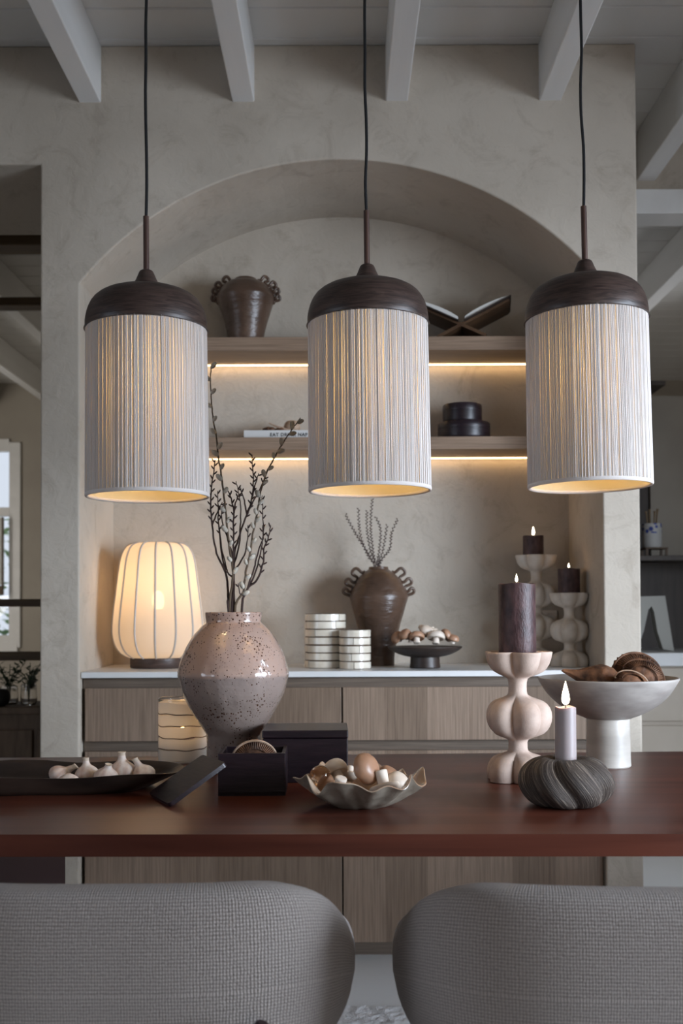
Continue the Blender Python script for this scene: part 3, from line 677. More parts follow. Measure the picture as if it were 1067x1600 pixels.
# ------------------------------------------------------------------ banded candle glasses
def tile_ring(bm, r, z0, z1, a0, a1, th=.004):
    n = 6; A = []
    for k in range(n+1):
        a = a0+(a1-a0)*k/n; c, s = cos(a), sin(a); A.append([bm.verts.new(v) for v in ((r*c, r*s, z0), ((r+th)*c, (r+th)*s, z0+.0008), ((r+th)*c, (r+th)*s, z1-.0008), (r*c, r*s, z1))])
    for k in range(n):
        for j in range(4): bm.faces.new((A[k][j], A[k+1][j], A[k+1][(j+1) % 4], A[k][(j+1) % 4]))
    bm.faces.new(A[0]); bm.faces.new(A[-1]); return bm
def votive(label, loc, r, h, rows, seed, per=4):
    t = thing('candle_holder', label, 'candle holder', loc, 0, 'banded cream candle holders'); rnd = random.Random(seed)
    obj('cup', lathe(NB(), [(0, 0), (r, 0), (r, h-.003), (r-.001, h-.001), (r-.004, h-.001), (r-.004, .006), (0, .006)], 48), JOINT, t)
    rh = h/rows
    for k in range(rows):
        a0 = rnd.uniform(0, 2*PI)+k*1.1; cuts = sorted([2*PI*(j+rnd.uniform(-.2, .2))/per for j in range(per)])
        for j in range(per):
            s = a0+cuts[j]; e = a0+(cuts[j+1] if j < per-1 else cuts[0]+2*PI)
            obj('tile', tile_ring(NB(), r, k*rh+rnd.uniform(.0005, .002), (k+1)*rh-rnd.uniform(.0012, .0028), s+.018, e-.018, .0035+rnd.uniform(0, .0007)), CAPIZ, t, smooth=True, angle=30)
    return t
q = P(508, 1038, 3.66); votive('taller cream banded candle holder, left of the brown vase', (q.x, 3.66, ZT), .0675, .186, 7, 1)
q = P(554.5, 1040, 3.58); votive('shorter cream banded candle holder beside the brown vase', (q.x, 3.58, ZT), .0495, .132, 5, 2, 4)
# tall glass on the table, lit inside
q = T(280, 1193, TZ); t = thing('candle_holder', 'cream candle glass with dark thread bands, behind the garlic tray', 'candle holder', (q.x, q.y+.055, TZ), 0, None)
r, h = .0595, .150
CAPT = translucent('lit_capiz', (.82, .78, .70), .35)
for k in range(6):
    z0_ = .004+k*(h-.006)/5.0; z1_ = min(z0_+(h-.006)/5.0-.002, h)
    if z0_ > h-.01: break
    def wv(p, th, u, k=k): return Vector((p.x, p.y, p.z+.0012*sin(3*th+k*2)+.0008*sin(7*th+k)))
    obj('band', lathe(NB(), [(r-.002, z0_), (r, z0_+.001), (r+.0004, (z0_+z1_)/2), (r, z1_-.001), (r-.002, z1_)], 64, fn=wv), CAPT, t)
    if k: obj('thread', tube(NB(), [((r-.0005)*cos(a), (r-.0005)*sin(a), z0_-.001+.0012*sin(3*a+k*2)+.0008*sin(7*a+k)) for a in [2*PI*j/64 for j in range(64)]], .0011, 6, closed=True), JOINT, t)
obj('rim', lathe(NB(), [(r-.002, h-.002), (r+.001, h-.002), (r+.0012, h+.004), (r, h+.006), (r-.0015, h+.004), (r-.002, h-.002)], 64, 1), glass('candle_glass'), t)
obj('base', lathe(NB(), [(0, 0), (r-.001, 0), (r, .002), (r, .0045), (0, .0045)], 64), CAPT, t)
obj('tealight', lathe(NB(), [(0, .004), (.03, .004), (.03, .06), (0, .062)], 32), WAXL, t)
fl = NB(); lathe(fl, [(0, 0), (.004, .003), (.0055, .009), (.003, .02), (0, .03)], 12, 2, off=(0, 0, .066)); obj('flame', fl, FLAME, t)
point('glass_flame_light', (0, -.0, .083), .10, (1, .6, .3), .012, t)

# ------------------------------------------------------------------ candlesticks and candles
SHORT = [(0, 0, 0), (.064, 0, 1), (.0715, .004, 1), (.0735, .016, 1), (.070, .034, 1), (.057, .050, 1), (.035, .058, .6), (.0225, .064, 0), (.0205, .076, 0), (.022, .088, .1), (.036, .094, .6), (.057, .102, 1), (.070, .118, 1), (.0745, .138, 1), (.070, .158, 1), (.056, .172, 1), (.034, .180, .6), (.0215, .187, 0), (.0195, .203, 0), (.022, .221, 0), (.035, .227, .5), (.056, .236, 1), (.069, .252, 1), (.0755, .274, 1), (.0755, .279, 1), (.0715, .280, 1), (.060, .272, .8), (.045, .270, .3), (0, .270, 0)]
def shift(pr, dz): return [(a, b+dz, c) for a, b, c in pr]
TALL = SHORT[:18]+[(.020, .195, 0), (.022, .205, .1)]+shift(SHORT[10:], .116)
def candlestick(label, loc, prof, mat, rz=0, sc=1, group=None):
    t = thing('candlestick', label, 'candlestick', loc, rz, group)
    o = obj('body', lathe(NB(), [(a*sc, b*sc, c) for a, b, c in prof], 120, 2, n=5, c=.585), mat, t, angle=60)
    return t
def candle(label, loc, r, h, mat, fh=.03, light=.12, bulge=0):
    t = thing('candle', label, 'candle', loc, random.uniform(0, 6), 'lit candles')
    def wb_(p, th, u): return Vector((p.x*(1+bulge*sin(2*th+p.z*30)), p.y*(1+bulge*cos(3*th+p.z*22)), p.z+(.0012*sin(3*th) if p.z > h*.95 else 0)))
    obj('wax', lathe(NB(), [(0, 0), (r*.98, 0), (r, .003), (r*1.005, h*.3), (r*.995, h*.6), (r, h-.004), (r*.985, h), (r*.93, h+.0005), (r*.84, h-.004), (r*.3, h-.006), (0, h-.006)], 48, 1, fn=wb_), mat, t, angle=50)
    obj('wick', tube(NB(), [(0, 0, h-.007), (.0005, 0, h+.003), (.0012, 0, h+.008)], .0011, 6), BLACKP, t)
    f = NB(); lathe(f, [(0, 0), (fh*.11, fh*.06), (fh*.165, fh*.22), (fh*.14, fh*.45), (fh*.07, fh*.75), (0, fh)], 16, 3, off=(.0008, 0, h+.004)); obj('flame', f, FLAMEC, t)
    point('candle_light', (0, 0, h+.004+fh*.4), light, (1, .52, .22), fh*.25, t)
    return t
q = T(817, 1226, TZ); cx, cy = q.x, q.y+.060
candlestick('sandstone lobed candlestick on the table holding the thick plum candle', (cx, cy, TZ), SHORT, STONE, R(34))
candle('thick tall plum pillar candle on the table candlestick', (cx, cy, TZ+.2703), .0405, .158, WAXP, .018, .05, .006)
q = P(839, 1036, 3.77); hx = q.x
candlestick('tall pale lobed candlestick on the worktop, behind the big plum candle', (hx, 3.77, ZT), TALL, STONEC, R(5), .98, 'candlesticks on the worktop')
candle('short dark plum candle, higher of the two in the niche', (hx-.010, 3.77, ZT+(.386)*.98+.0003), .0365, .078, WAXP, .030, .06, .004)
q = P(890, 1038, 3.66); kx = q.x
candlestick('pale lobed candlestick on the worktop near the right pillar', (kx, 3.66, ZT), SHORT, STONEC, R(6), .90, 'candlesticks on the worktop')
candle('short dark plum candle, lower of the two in the niche', (kx, 3.66, ZT+.270*.90+.0003), .0375, .092, WAXP, .016, .04, .004)

# ribbed pumpkin-shaped holder with lilac candle
q = T(898, 1269, TZ); px_, py_ = q.x, q.y+.075
t = thing('candle_holder', 'dark ribbed pumpkin-shaped wooden candle holder at the front right', 'candle holder', (px_, py_, TZ), R(25))
bm = NB(); lathe(bm, [(0, .004, 0), (.035, .001, .2), (.060, .002, .8), (.078, .012, 1), (.089, .030, 1), (.091, .048, 1), (.084, .068, 1), (.066, .084, 1), (.046, .090, .9), (.030, .087, .6), (.0235, .082, .1), (.0215, .074, 0), (.0215, .050, 0), (0, .049, 0)], 140, 3, n=7, c=.62, twist=9, uv=True)
obj('body', bm, STREAK, t, angle=80)
candle('lilac dinner candle with a tall flame in the ribbed holder', (px_, py_, TZ+.0495), .0200, .136, WAXL, .046, .10, .004)

# ------------------------------------------------------------------ footed bowl with dried pods
q = T(959, 1202, TZ); bx, by = q.x, q.y+.050
t = thing('footed_bowl', 'wide grey-white stoneware bowl on a tall foot at the right', 'bowl', (bx, by, TZ))
obj('foot', lathe(NB(), [(0, 0), (.050, 0), (.0525, .003), (.0515, .02), (.0505, .07), (.0500, .113), (.047, .120), (0, .120)], 64, 1), WFOOT, t)
obj('bowl', lathe(NB(), [(0, .112), (.046, .113), (.060, .117), (.090, .130), (.120, .150), (.143, .173), (.158, .197), (.1635, .207), (.1625, .2100), (.1595, .2085), (.150, .194), (.13, .168), (.10, .146), (.06, .128), (0, .122)], 96, 2), WBOWL, t)
def pod(label, loc, size, rot, kind, mat=POD):
    t = thing('dried_pod', label, 'seed pod', loc, 0, 'dried pods in the footed bowl' if kind != 'box' else None, rot=rot)
    bm = NB()
    def f1(p, u):
        if kind == 'tear':
            k = max(0, -u.x); s = 1-.62*k**1.5; q = Vector((p.x-size[0]*.75*k**4, p.y*s, p.z*s+size[2]*.35*k**3))
            return q+Vector((0, 0, .003*noise.noise(u*3)))
        th = math.atan2(u.z, u.x); rb_ = .05*sin(24*th)*(1-abs(u.y))*min(1, 2*math.hypot(u.x, u.z))
        return p*(1+rb_)+Vector((0, 0, .003*noise.noise(u*4)))
    ell(bm, (0, 0, 0), size, 64, 28, fn=f1); obj('husk', bm, mat, t, angle=80)
    if kind != 'tear':
        rim = NB()
        for j in range(3):
            tube(rim, [(size[0]*(1.02-.10*j)*cos(a), (j-1)*size[1]*.42, size[2]*(1.03-.08*j)*sin(a)) for a in [PI*k/28-.1 for k in range(30)]], .0026-.0004*j, 6)
        obj('rim', rim, PODL if kind != 'fan' else mat, t)
        sl = NB()
        for k in range(30):
            a = PI*k/30; tube(sl, [(size[0]*.99*cos(a), -size[1]*.42, size[2]*.99*sin(a)), (size[0]*.90*cos(a), -size[1]*.72, size[2]*.90*sin(a)), (size[0]*.66*cos(a), -size[1]*.98, size[2]*.66*sin(a))], .0014, 5)
        obj('ridges', sl, mat, t, kind='stuff')
    return t
zb_ = TZ+.206
def PB(px, py, Y): p = P(px, py, Y); return (p.x, Y, p.z)
pod('smooth brown teardrop pod with a pointed tip, left in the footed bowl', PB(936, 1062, by-.02), (.052, .040, .036), (0, R(6), R(0)), 'tear')
pod('large ridged brown pod at the back of the footed bowl', PB(993, 1054, by+.035), (.062, .030, .050), (0, R(22), R(8)), 'fan')
pod('ridged brown pod leaning at the right in the footed bowl', PB(1003, 1060, by-.02), (.050, .026, .040), (R(-10), R(28), R(-12)), 'fan', POD)
pod('small pale-rimmed pod at the front of the footed bowl', PB(985, 1068, by-.075), (.038, .022, .026), (R(-20), R(16), R(-5)), 'pale', POD)

# ------------------------------------------------------------------ boxes
def open_box(bm, w, d, h, th):
    box(bm, -w/2, w/2, -d/2, d/2, 0, th)
    box(bm, -w/2, w/2, -d/2, -d/2+th, 0, h, .0012); box(bm, -w/2, w/2, d/2-th, d/2, 0, h, .0012)
    box(bm, -w/2, -w/2+th, -d/2+th, d/2-th, 0, h, .0012); box(bm, w/2-th, w/2, -d/2+th, d/2-th, 0, h, .0012); return bm
q0 = T(340, 1244, TZ); q1 = T(446, 1241, TZ); bw = q1.x-q0.x; sbx = (q0.x+q1.x)/2; sby = q0.y+.062; sbh = .085
t = thing('box', 'small open aubergine wooden box with a dried pod inside', 'box', (sbx, sby, TZ), R(.8))
obj('body', open_box(NB(), bw, .122, sbh, .008), BOXM, t, smooth=False)
bq = pod('brown dried pod slice sitting inside the small open box', (P(398, 1180, sby).x, sby-.012, TZ+.067), (.045, .016, .040), (R(10), R(-4), R(6)), 'box'); 
# leaning lid
q = T(249, 1249, TZ)
a_ = P(283, 1203, 2.08)
lid = thing('loose_lid', 'flat dark lid leaning against the small open box', 'lid', (q.x, q.y, TZ), 0)
A1 = T(263, 1257, TZ+.006); A0 = T(232, 1240, TZ+.006); B1 = P(352, 1192, A1.y+.045); B0 = P(316, 1180, A0.y+.035)
nn = (B1-A1).cross(A0-A1).normalized()
if nn.z < 0: nn = -nn
bm = NB(); tp = [bm.verts.new(v) for v in (A1, B1, B0, A0)]; bt_ = [bm.verts.new(v-nn*.0085) for v in (A1, B1, B0, A0)]
bm.faces.new(tp); bm.faces.new(bt_[::-1])
for k in range(4): bm.faces.new((tp[k], bt_[k], bt_[(k+1) % 4], tp[(k+1) % 4]))
bmesh.ops.bevel(bm, geom=[e for e in bm.edges if (e.verts[0] in tp) != (e.verts[1] in tp)], offset=.007, segments=4, affect='EDGES', profile=.5)
zl = min(v.co.z for v in bm.verts)
for v in bm.verts: v.co += Vector((-q.x, -q.y, -zl+.0002))
obj('panel', bm, BOXM, lid, angle=30)
q0 = T(411, 1224, TZ); q1 = T(543, 1222, TZ); lw = q1.x-q0.x+.002; lbx = q1.x-lw/2; lby = q0.y+.085+.003
t = thing('box', 'larger closed aubergine wooden box behind the small open one', 'box', (lbx, lby+.0, TZ), R(.5))
obj('body', box(NB(), -lw/2, lw/2, -.085, .070, 0, .095, .002), BOXM, t, smooth=False)
obj('lid', box(NB(), -lw/2-.001, lw/2+.001, -.086, .071, .0962, .113, .0025), BOXM, t, smooth=False)

# ------------------------------------------------------------------ mushrooms
def cap_prof(r, h, op=.6): return [(0, h), (r*.35, h*.985), (r*.65, h*.88), (r*.88, h*.65), (r*1.0, h*.32), (r*.98, h*.08), (r*.88, -h*.05), (r*.72, h*.02), (r*.3, h*.10), (0, h*.12)]
def mushroom(label, loc, r, rot, brown=True, h=None, group=None, stem=.9, hidden_stem=False):
    t = thing('mushroom', label, 'mushroom', loc, 0, group, rot=rot); h = h or r*.95
    def wf(p, th, u): k = 1+.05*noise.noise(p*40+Vector((r*900, 0, 0))); return Vector((p.x*k, p.y*k, p.z))
    obj('cap', lathe(NB(), cap_prof(r, h), 32, 2, fn=wf), MUSHB if brown else MUSHW, t, angle=80)
    sr = r*.42
    obj('stalk', lathe(NB(), [(0, -r*stem), (sr*.85, -r*stem), (sr, -r*stem*.85), (sr*.9, -r*.3), (sr*.85, h*.12)], 20, 2), MSTEM, t, angle=60)
    return t
# bowl of mushrooms on the table
q = T(565, 1266, TZ); mx_, my_ = q.x, q.y+.055
t = thing('ruffled_bowl', 'ruffled pewter bowl with wavy rim at the table front', 'bowl', (mx_, my_, TZ), R(10))
def ruf(thk):
    def f(p, th, u):
        r = math.hypot(p.x, p.y); k = max(0, (r-.045)/.075)
        wv = .0085*sin(6*th+.9)+.006*sin(9*th+2.1)+.004*sin(13*th); rw = 1+.05*k*sin(6*th+2.4)+.03*k*sin(11*th)
        return Vector((p.x*rw, p.y*rw, p.z+wv*k**1.6+.002*noise.noise(p*50)))
    return f
outer = [(0, .003), (.040, 0), (.052, .001), (.070, .010), (.092, .026), (.110, .042), (.121, .052)]
inner = [(.121, .052), (.119, .054), (.108, .0445), (.090, .0290), (.069, .0135), (.050, .0045), (0, .006)]
bm = NB(); lathe(bm, outer, 144, 3, fn=ruf(0)); obj('outside', bm, METALB, t, angle=80)
bm = NB(); lathe(bm, inner, 144, 3, fn=ruf(0)); obj('inside', bm, METALIN, t, angle=80)
def PM(px, py, dy): Y = my_+dy; p = P(px, py, Y); return (p.x, Y, p.z)
g = 'mushrooms in the ruffled bowl'
mushroom('big brown mushroom standing on edge on top of the pile', PM(568, 1203, .0), .031, (R(15), R(68), R(-20)), True, .026, g, .5)
mushroom('pale round mushroom left behind the big brown one', PM(527, 1208, .03), .0235, (R(-30), R(-25), 0), False, .028, g, .6)
mushroom('upturned pale mushroom with its stalk up at the right', PM(600, 1226, -.02), .029, (R(165), R(-14), 0), False, .020, g, .95)
mushroom('upturned brown mushroom lying low at the left front', PM(530, 1230, -.035), .027, (R(200), R(12), 0), True, .018, g, .75)
mushroom('small brown mushroom low at the far left of the bowl', PM(513, 1226, .0), .020, (R(30), R(-70), 0), True, .018, g, .5)
mushroom('pale mushroom at the right end of the bowl', PM(619, 1225, .0), .022, (R(30), R(35), 0), False, .022, g, .5)
mushroom('brown mushroom peeping out behind the upturned stalk', PM(606, 1213, .045), .022, (R(10), R(30), 0), True, .018, g, .5)
mushroom('yellowish mushroom stalk end behind the pale round one', PM(546, 1209, .055), .017, (R(150), R(10), 0), False, .014, g, .9)
bm = NB(); ell(bm, (0, 0, 0), (.021, .021, .021), 32, 20)
q = PM(500, 1213, .0); tag(obj('glass_ball', bm, glass('amber_glass', (.85, .62, .45))), 'small amber glass ball at the left rim of the bowl', 'ball').location = q
# pedestal dish on worktop
q = P(664, 1038, 3.62); dx_, dy_ = q.x, 3.61
dx_ = P(664, 1038, dy_).x
t = thing('pedestal_dish', 'low dark pedestal dish on the worktop heaped with mushrooms', 'dish', (dx_, dy_, ZT))
obj('foot', lathe(NB(), [(0, 0), (.050, 0), (.052, .003), (.050, .02), (.049, .042), (0, .042)], 40), TRAYM, t)
obj('plate', lathe(NB(), [(0, .036), (.05, .037), (.09, .047), (.118, .062), (.126, .070), (.124, .073), (.11, .067), (.08, .055), (.04, .048), (0, .047)], 64, 2), TRAYM, t)
g = 'mushrooms on the pedestal dish'
ml = [(622, 997, .023, 1, .02, (R(20), R(-65), 0), 'brown mushroom at the left edge of the pedestal dish, tilted'), (634, 993, .022, 1, -.01, (R(25), R(-40), 0), 'brown mushroom second from the left on the pedestal dish'), (651, 998, .027, 1, -.03, (R(-25), 0, 0), 'round brown mushroom at the front of the pedestal dish'),
      (665, 988, .025, 0, .0, (R(20), R(25), 0), 'white mushroom on top of the heap on the dish'), (681, 998, .030, 0, -.03, (R(-20), R(5), 0), 'large round white mushroom at the front of the dish'), (695, 994, .024, 1, .0, (R(-10), R(60), 0), 'brown mushroom behind the large white one'),
      (708, 1000, .020, 1, -.01, (R(10), R(15), 0), 'small brown mushroom at the right of the dish'), (676, 985, .018, 0, .03, (R(160), R(-15), 0), 'upturned white mushroom at the back of the heap'), (659, 981, .012, 0, .02, (R(10), R(-15), 0), 'tiny white mushroom on top of the heap'),
      (641, 999, .018, 1, .04, (0, 0, 0), 'dark mushroom hidden low at the back left of the dish')]
for (a, b, r, br_, dd, rt, lab) in ml:
    p = P(a, b, dy_+dd); mushroom(lab, (p.x, dy_+dd, max(p.z, ZT+.058)), r, rt, bool(br_), r*.9, g, .6)

# ------------------------------------------------------------------ garlic tray
ty = T(100, 1242, TZ).y+.085; txr = P(286, 1195, ty).x; tcx = txr-.40
t = thing('wooden_tray', 'long dark wavy wooden tray holding garlic at the left', 'tray', (tcx, ty, TZ))
def traypt(u, th, inner):
    # u 0..1 centre to rim
    a_, b_ = .40, .125; c_, s_ = cos(th), sin(th)
    x = a_*math.copysign(abs(c_)**.6, c_); pin = 1-.13*math.exp(-((x-.15)/.06)**2)+.05*sin(x*13); y = b_*math.copysign(abs(s_)**.55, s_)*pin
    z = .040*max(0, (u-.78)/.22)**1.2+(.003*sin(x*22+1) if u > .9 else 0)
    if inner: z = z*.97+.006*(1-u)+.0015
    k = (u if u < .62 else .62+(u-.62)*1.0); k2 = k*(1 if not inner else .985)
    return Vector((x*k2, y*k2, z))
bm = NB(); us_ = [0, .3, .6, .78, .84, .90, .95, 1.0]; seg = 96
def shell(inner):
    rg = []
    for u in us_:
        rg.append([bm.verts.new(traypt(u, 2*PI*k/seg, inner)) for k in range(seg)] if u > 0 else [bm.verts.new(traypt(0, 0, inner))])
    for i in range(len(us_)-1):
        for k in range(seg):
            k2 = (k+1) % seg; bm.faces.new((rg[0][0], rg[1][k], rg[1][k2]) if i == 0 else (rg[i][k], rg[i+1][k], rg[i+1][k2], rg[i][k2]))
    return rg[-1]
o_ = shell(False); i_ = shell(True)
for k in range(seg): bm.faces.new((o_[k], o_[(k+1) % seg], i_[(k+1) % seg], i_[k]))
obj('dish', bm, TRAYM, t, angle=80)
def garlic(label, px, py, dy, r, rot, nk=1.0, bend=.0):
    r *= 1.13; Y = ty+dy; p = P(px, py, Y); t = thing('garlic_bulb', label, 'garlic', (p.x, Y, TZ+.0075), rot[2], 'garlic bulbs in the tray', rot=rot)
    def fb(p_, th, u): k = max(0, p_.z-r*1.1); return p_+Vector((bend*k*k/r, 0, 0))
    obj('bulb', lathe(NB(), [(0, r*.02, 0), (r*.4, 0, .3), (r*.8, r*.18, .7), (r, r*.55, .8), (r*.93, r*.9, .7), (r*.72, r*1.18, .6), (r*.45, r*1.38, .5), (r*.30, r*1.55, .4), (r*.24, r*(1.6+.3*nk), .3)], 56, 2, n=7, c=.3, fn=fb), GARLIC, t, angle=80)
    obj('neck', lathe(NB(), [(r*.235, r*(1.57+.3*nk)), (r*.24, r*(1.6+.5*nk)), (r*.29, r*(1.6+.62*nk)), (r*.20, r*(1.6+.60*nk)), (0, r*(1.5+.5*nk))], 14, 1, fn=fb), GARLICT, t, angle=60)
    return t
garlic('garlic bulb lying furthest left in the tray, neck to the right', 84, 1205, .03, .0235, (0, R(48), R(10)), .9, .25)
garlic('flat garlic bulb with no neck showing, at the front', 108, 1213, -.02, .0225, (R(75), R(40), 0), .2)
garlic('garlic bulb with a short upright neck, third from the left', 137, 1208, .015, .0235, (0, R(-4), 0), .7)
garlic('garlic bulb at the front with a green-tipped neck', 164, 1212, -.015, .0235, (R(10), R(12), 0), .3)
garlic('largest garlic bulb with a thick upright neck', 192, 1205, .03, .0275, (0, R(-2), 0), .75)
garlic('garlic bulb furthest right in the tray, neck leaning left', 229, 1209, .02, .0235, (0, R(-24), 0), .9, -.1)

# ------------------------------------------------------------------ shelf objects
q = P(722, 525, 3.80); zt = 2.078
t = thing('book_stand', 'crossed dark wooden book stand on the upper shelf', 'stand', (q.x, 3.80, zt), R(-8))
def slab(bm, p0, p1, th, y0, y1):
    d = Vector((p1[0]-p0[0], p1[1]-p0[1])).normalized(); n_ = Vector((-d.y, d.x))*th/2
    return prism(bm, [(p0[0]+n_.x, p0[1]+n_.y), (p1[0]+n_.x, p1[1]+n_.y), (p1[0]-n_.x, p1[1]-n_.y), (p0[0]-n_.x, p0[1]-n_.y)], y0, y1)
obj('board', slab(NB(), (-.085, .006), (.165, .128), .011, -.085, .085), M('stand_wood', (.06, .03, .016), (.12, .065, .032), 12, (1, 6, 1), rough=.4), t, smooth=False)
obj('board', slab(NB(), (.085, .006), (-.165, .128), .0108, -.084, .084), bpy.data.materials['stand_wood'], t, smooth=False)
k = thing('book', 'open book with white pages lying on the crossed stand', 'book', (q.x, 3.80, zt+.055), R(-8))
for s in (-1, 1):
    obj('cover', slab(NB(), (s*.010, .0025), (s*.172, .0815), .004, -.105, .105), COVER, k, smooth=False)
    top = [(s*.012+s*.155*u, .006+.0755*u+.020*math.sqrt(max(0, sin(PI*min(1, u*.92+.08))))*(1-u*.45)) for u in [j/12 for j in range(13)]]
    bot = [(s*.165, .0810), (s*.012, .0060)]
    obj('pages', prism(NB(), top+bot, -.098, .098), PAPER, k, smooth=False)
# white book with title
q = P(381, 680, 3.74); zt = 1.727; bl = .285
t = thing('book', 'white closed book lying flat on the lower shelf', 'book', (q.x, 3.735, zt))
bookm = NB(); box(bookm, 0, bl, 0, .012+.17, 0, .003, .001); box(bookm, 0, bl, 0, .182, .0285, .0315, .001); box(bookm, 0, bl, 0, .004, .001, .0305, .001); obj('cover', bookm, BOOKW, t, smooth=False)
obj('pages', box(NB(), .004, bl-.004, .004, .176, .003, .0285), PAPER, t, smooth=False)
cu = bpy.data.curves.new('title', 'FONT'); cu.body = 'EAT DRINK NAP'; cu.size = .0165; cu.extrude = .0004; cu.offset = .0003; cu.space_character = 1.12
to = bpy.data.objects.new('tmp', cu); C.objects.link(to); bpy.context.view_layer.update()
me = bpy.data.meshes.new_from_object(to.evaluated_get(bpy.context.evaluated_depsgraph_get())); bpy.data.objects.remove(to)
me.materials.clear(); me.materials.append(INK); ti = bpy.data.objects.new('title', me); C.objects.link(ti); ti.parent = t; ti.rotation_euler = (R(90), 0, 0); ti.location = (.092, -.0006, .0098)
# twig and pods on the book
zb2 = zt+.0318
p = P(430, 668, 3.80); t = thing('dried_pod', 'dark brown crinkled seed pod on the white book', 'seed pod', (p.x, 3.80, zb2))
bm = NB(); rnd = random.Random(9)
for k in range(7): ell(bm, ((k-3)*.012, rnd.uniform(-.012, .012), .009+rnd.uniform(0, .004)), (.011, .010, .009), 12, 8, fn=lambda p_, u: p_*(1+.2*noise.noise(u*4)))
obj('husk', bm, POD, t)
p = P(456, 660, 3.80); t = thing('dried_pod', 'round tan hollow pod on the white book', 'seed pod', (p.x, 3.81, zb2))
obj('husk', lathe(NB(), [(0, 0), (.018, .002), (.028, .014), (.030, .026), (.024, .040), (.014, .045), (.012, .044), (.02, .036), (.026, .026), (.02, .01), (0, .006)], 32, 2, n=7, c=.2), PODL, t)
p = P(431, 655, 3.79); t = thing('twig', 'pale bare twig lying across the pods on the white book', 'twig', (p.x, 3.79, zb2))
obj('stem', tube(NB(), [(-.025, -.012, .033), (0, -.006, .022), (.02, -.004, .016), (.05, -.002, .006)], lambda u: .0022+.003*u, 8, 3), PODL, t)
# round boxes
rbx = P(725, 680, 3.80).x
for r, h, z, dx, lab in ((.093, .062, 0, 0, 'wider round dark lidded box, lower of the stacked pair'), (.070, .066, .0622, -.006, 'narrower round dark lidded box, upper of the stacked pair')):
    t = thing('round_box', lab, 'box', (rbx+dx, 3.80, zt+z), 0, 'stacked round boxes on the lower shelf')
    obj('body', lathe(NB(), [(0, 0), (r*.94, 0), (r*.985, .004), (r, .012), (r, h*.62), (0, h*.62)], 56), BOXM, t, angle=50)
    obj('lid', lathe(NB(), [(0, h*.63), (r, h*.63), (r*1.005, h*.68), (r, h*.93), (r*.97, h), (0, h)], 56), BOXM, t, angle=50)

# ------------------------------------------------------------------ hall behind the left opening
zr = P(30, 942, 4.75)
lsx0, lsx1 = -2.3, -.9
t = thing('railing', 'brown timber railing bars across the left opening', 'railing', (-1.6, 4.75, 0))
for (ya, yb) in ((936, 948), (1018, 1032)):
    obj('bar', box(NB(), -.85, .62, -.02, .02, P(30, yb, 4.75).z, P(30, ya, 4.75).z, .004), BROWNB, t, smooth=False)
for x in (-.83, .60): obj('post', box(NB(), x-.03, x+.03, -.019, .019, 0, P(30, 936, 4.75).z+.03, .004), BROWNB, t, smooth=False)
hz = P(30, 1105, 4.40).z
RUST = M('rustic_brown_wood', (.095, .058, .032), (.15, .095, .055), 6, (6, 6, 1), rough=.6, bump=.3, bscale=20)
t = thing('wooden_chest', 'rustic brown wooden chest behind the left opening', 'chest', (-1.55, 4.42, 0))
obj('body', box(NB(), -.6, .57, 0, .30, 0, hz-.03), RUST, t, smooth=False)
obj('top', box(NB(), -.62, .58, -.02, .30, hz-.03, hz, .004), RUST, t, smooth=False)
for k in range(4):
    obj('drawer', box(NB(), -.58+.29*k, -.58+.29*k+.27, -.012, 0, .34, hz-.05-.045, .004), RUST, t, smooth=False)
def leaf_bunch(label, loc, glassr, glassh, n, spread, ht, seed, flower=False):
    t = thing('plant_vase', label, 'plant', loc); rnd = random.Random(seed)
    obj('glass', lathe(NB(), [(0, 0), (glassr*.8, 0), (glassr, glassh*.3), (glassr*.9, glassh), (glassr*.85, glassh), (glassr*.93, glassh*.3), (glassr*.7, .005), (0, .005)], 24, 2), glass('jar_glass%d' % seed), t)
    sb, lb = NB(), NB()
    for i in range(n):
        th = rnd.uniform(0, 2*PI); tip = Vector((spread*cos(th)*rnd.uniform(.4, 1), spread*sin(th)*rnd.uniform(.4, 1), ht*rnd.uniform(.7, 1))); pts = [Vector((0, 0, .01)), Vector((tip.x*.2, tip.y*.2, ht*.5)), tip]
        tube(sb, pts, .0015, 5, 3)
        for k in range(9):
            u = .45+.55*k/9; p = Vector((tip.x*u*u, tip.y*u*u, tip.z*u)); q = Matrix.Rotation(rnd.uniform(0, 6.28), 3, 'Z') @ Matrix.Rotation(rnd.uniform(-.8, .6), 3, 'Y'); s = .028
            pl = [p+q @ Vector(v)*s for v in ((0, 0, 0), (.5, .32, .06), (1.1, 0, .1), (.5, -.32, .06), (.5, 0, -.02))]
            v = [lb.verts.new(x) for x in pl]; lb.faces.new((v[0], v[4], v[2], v[1])); lb.faces.new((v[0], v[3], v[2], v[4]))
    obj('stems', sb, LEAF, t, kind='stuff'); obj('leaves', lb, LEAF if not flower else M('pale_leaf', (.12, .15, .10), (.26, .28, .22), 9, rough=.6), t, kind='stuff', smooth=False)
    return t
leaf_bunch('dark leafy stems in a glass, left on the chest', (P(14, 1100, 4.55).x, 4.55, hz), .04, .07, 10, .10, .19, 2)
leaf_bunch('pale leafy sprays in a small glass vase by the pillar', (P(45, 1100, 4.52).x, 4.52, hz), .035, .08, 11, .09, .20, 4, True)
p = P(-4, 1100, 4.45); tag(obj('bowl', lathe(NB(), [(0, 0), (.03, 0), (.05, .02), (.052, .05), (.04, .07), (.035, .068), (.045, .05), (.04, .02), (0, .01)], 32, 2), BLACKP), 'small dark round pot at the frame edge on the chest', 'pot').location = (p.x, 4.45, hz)

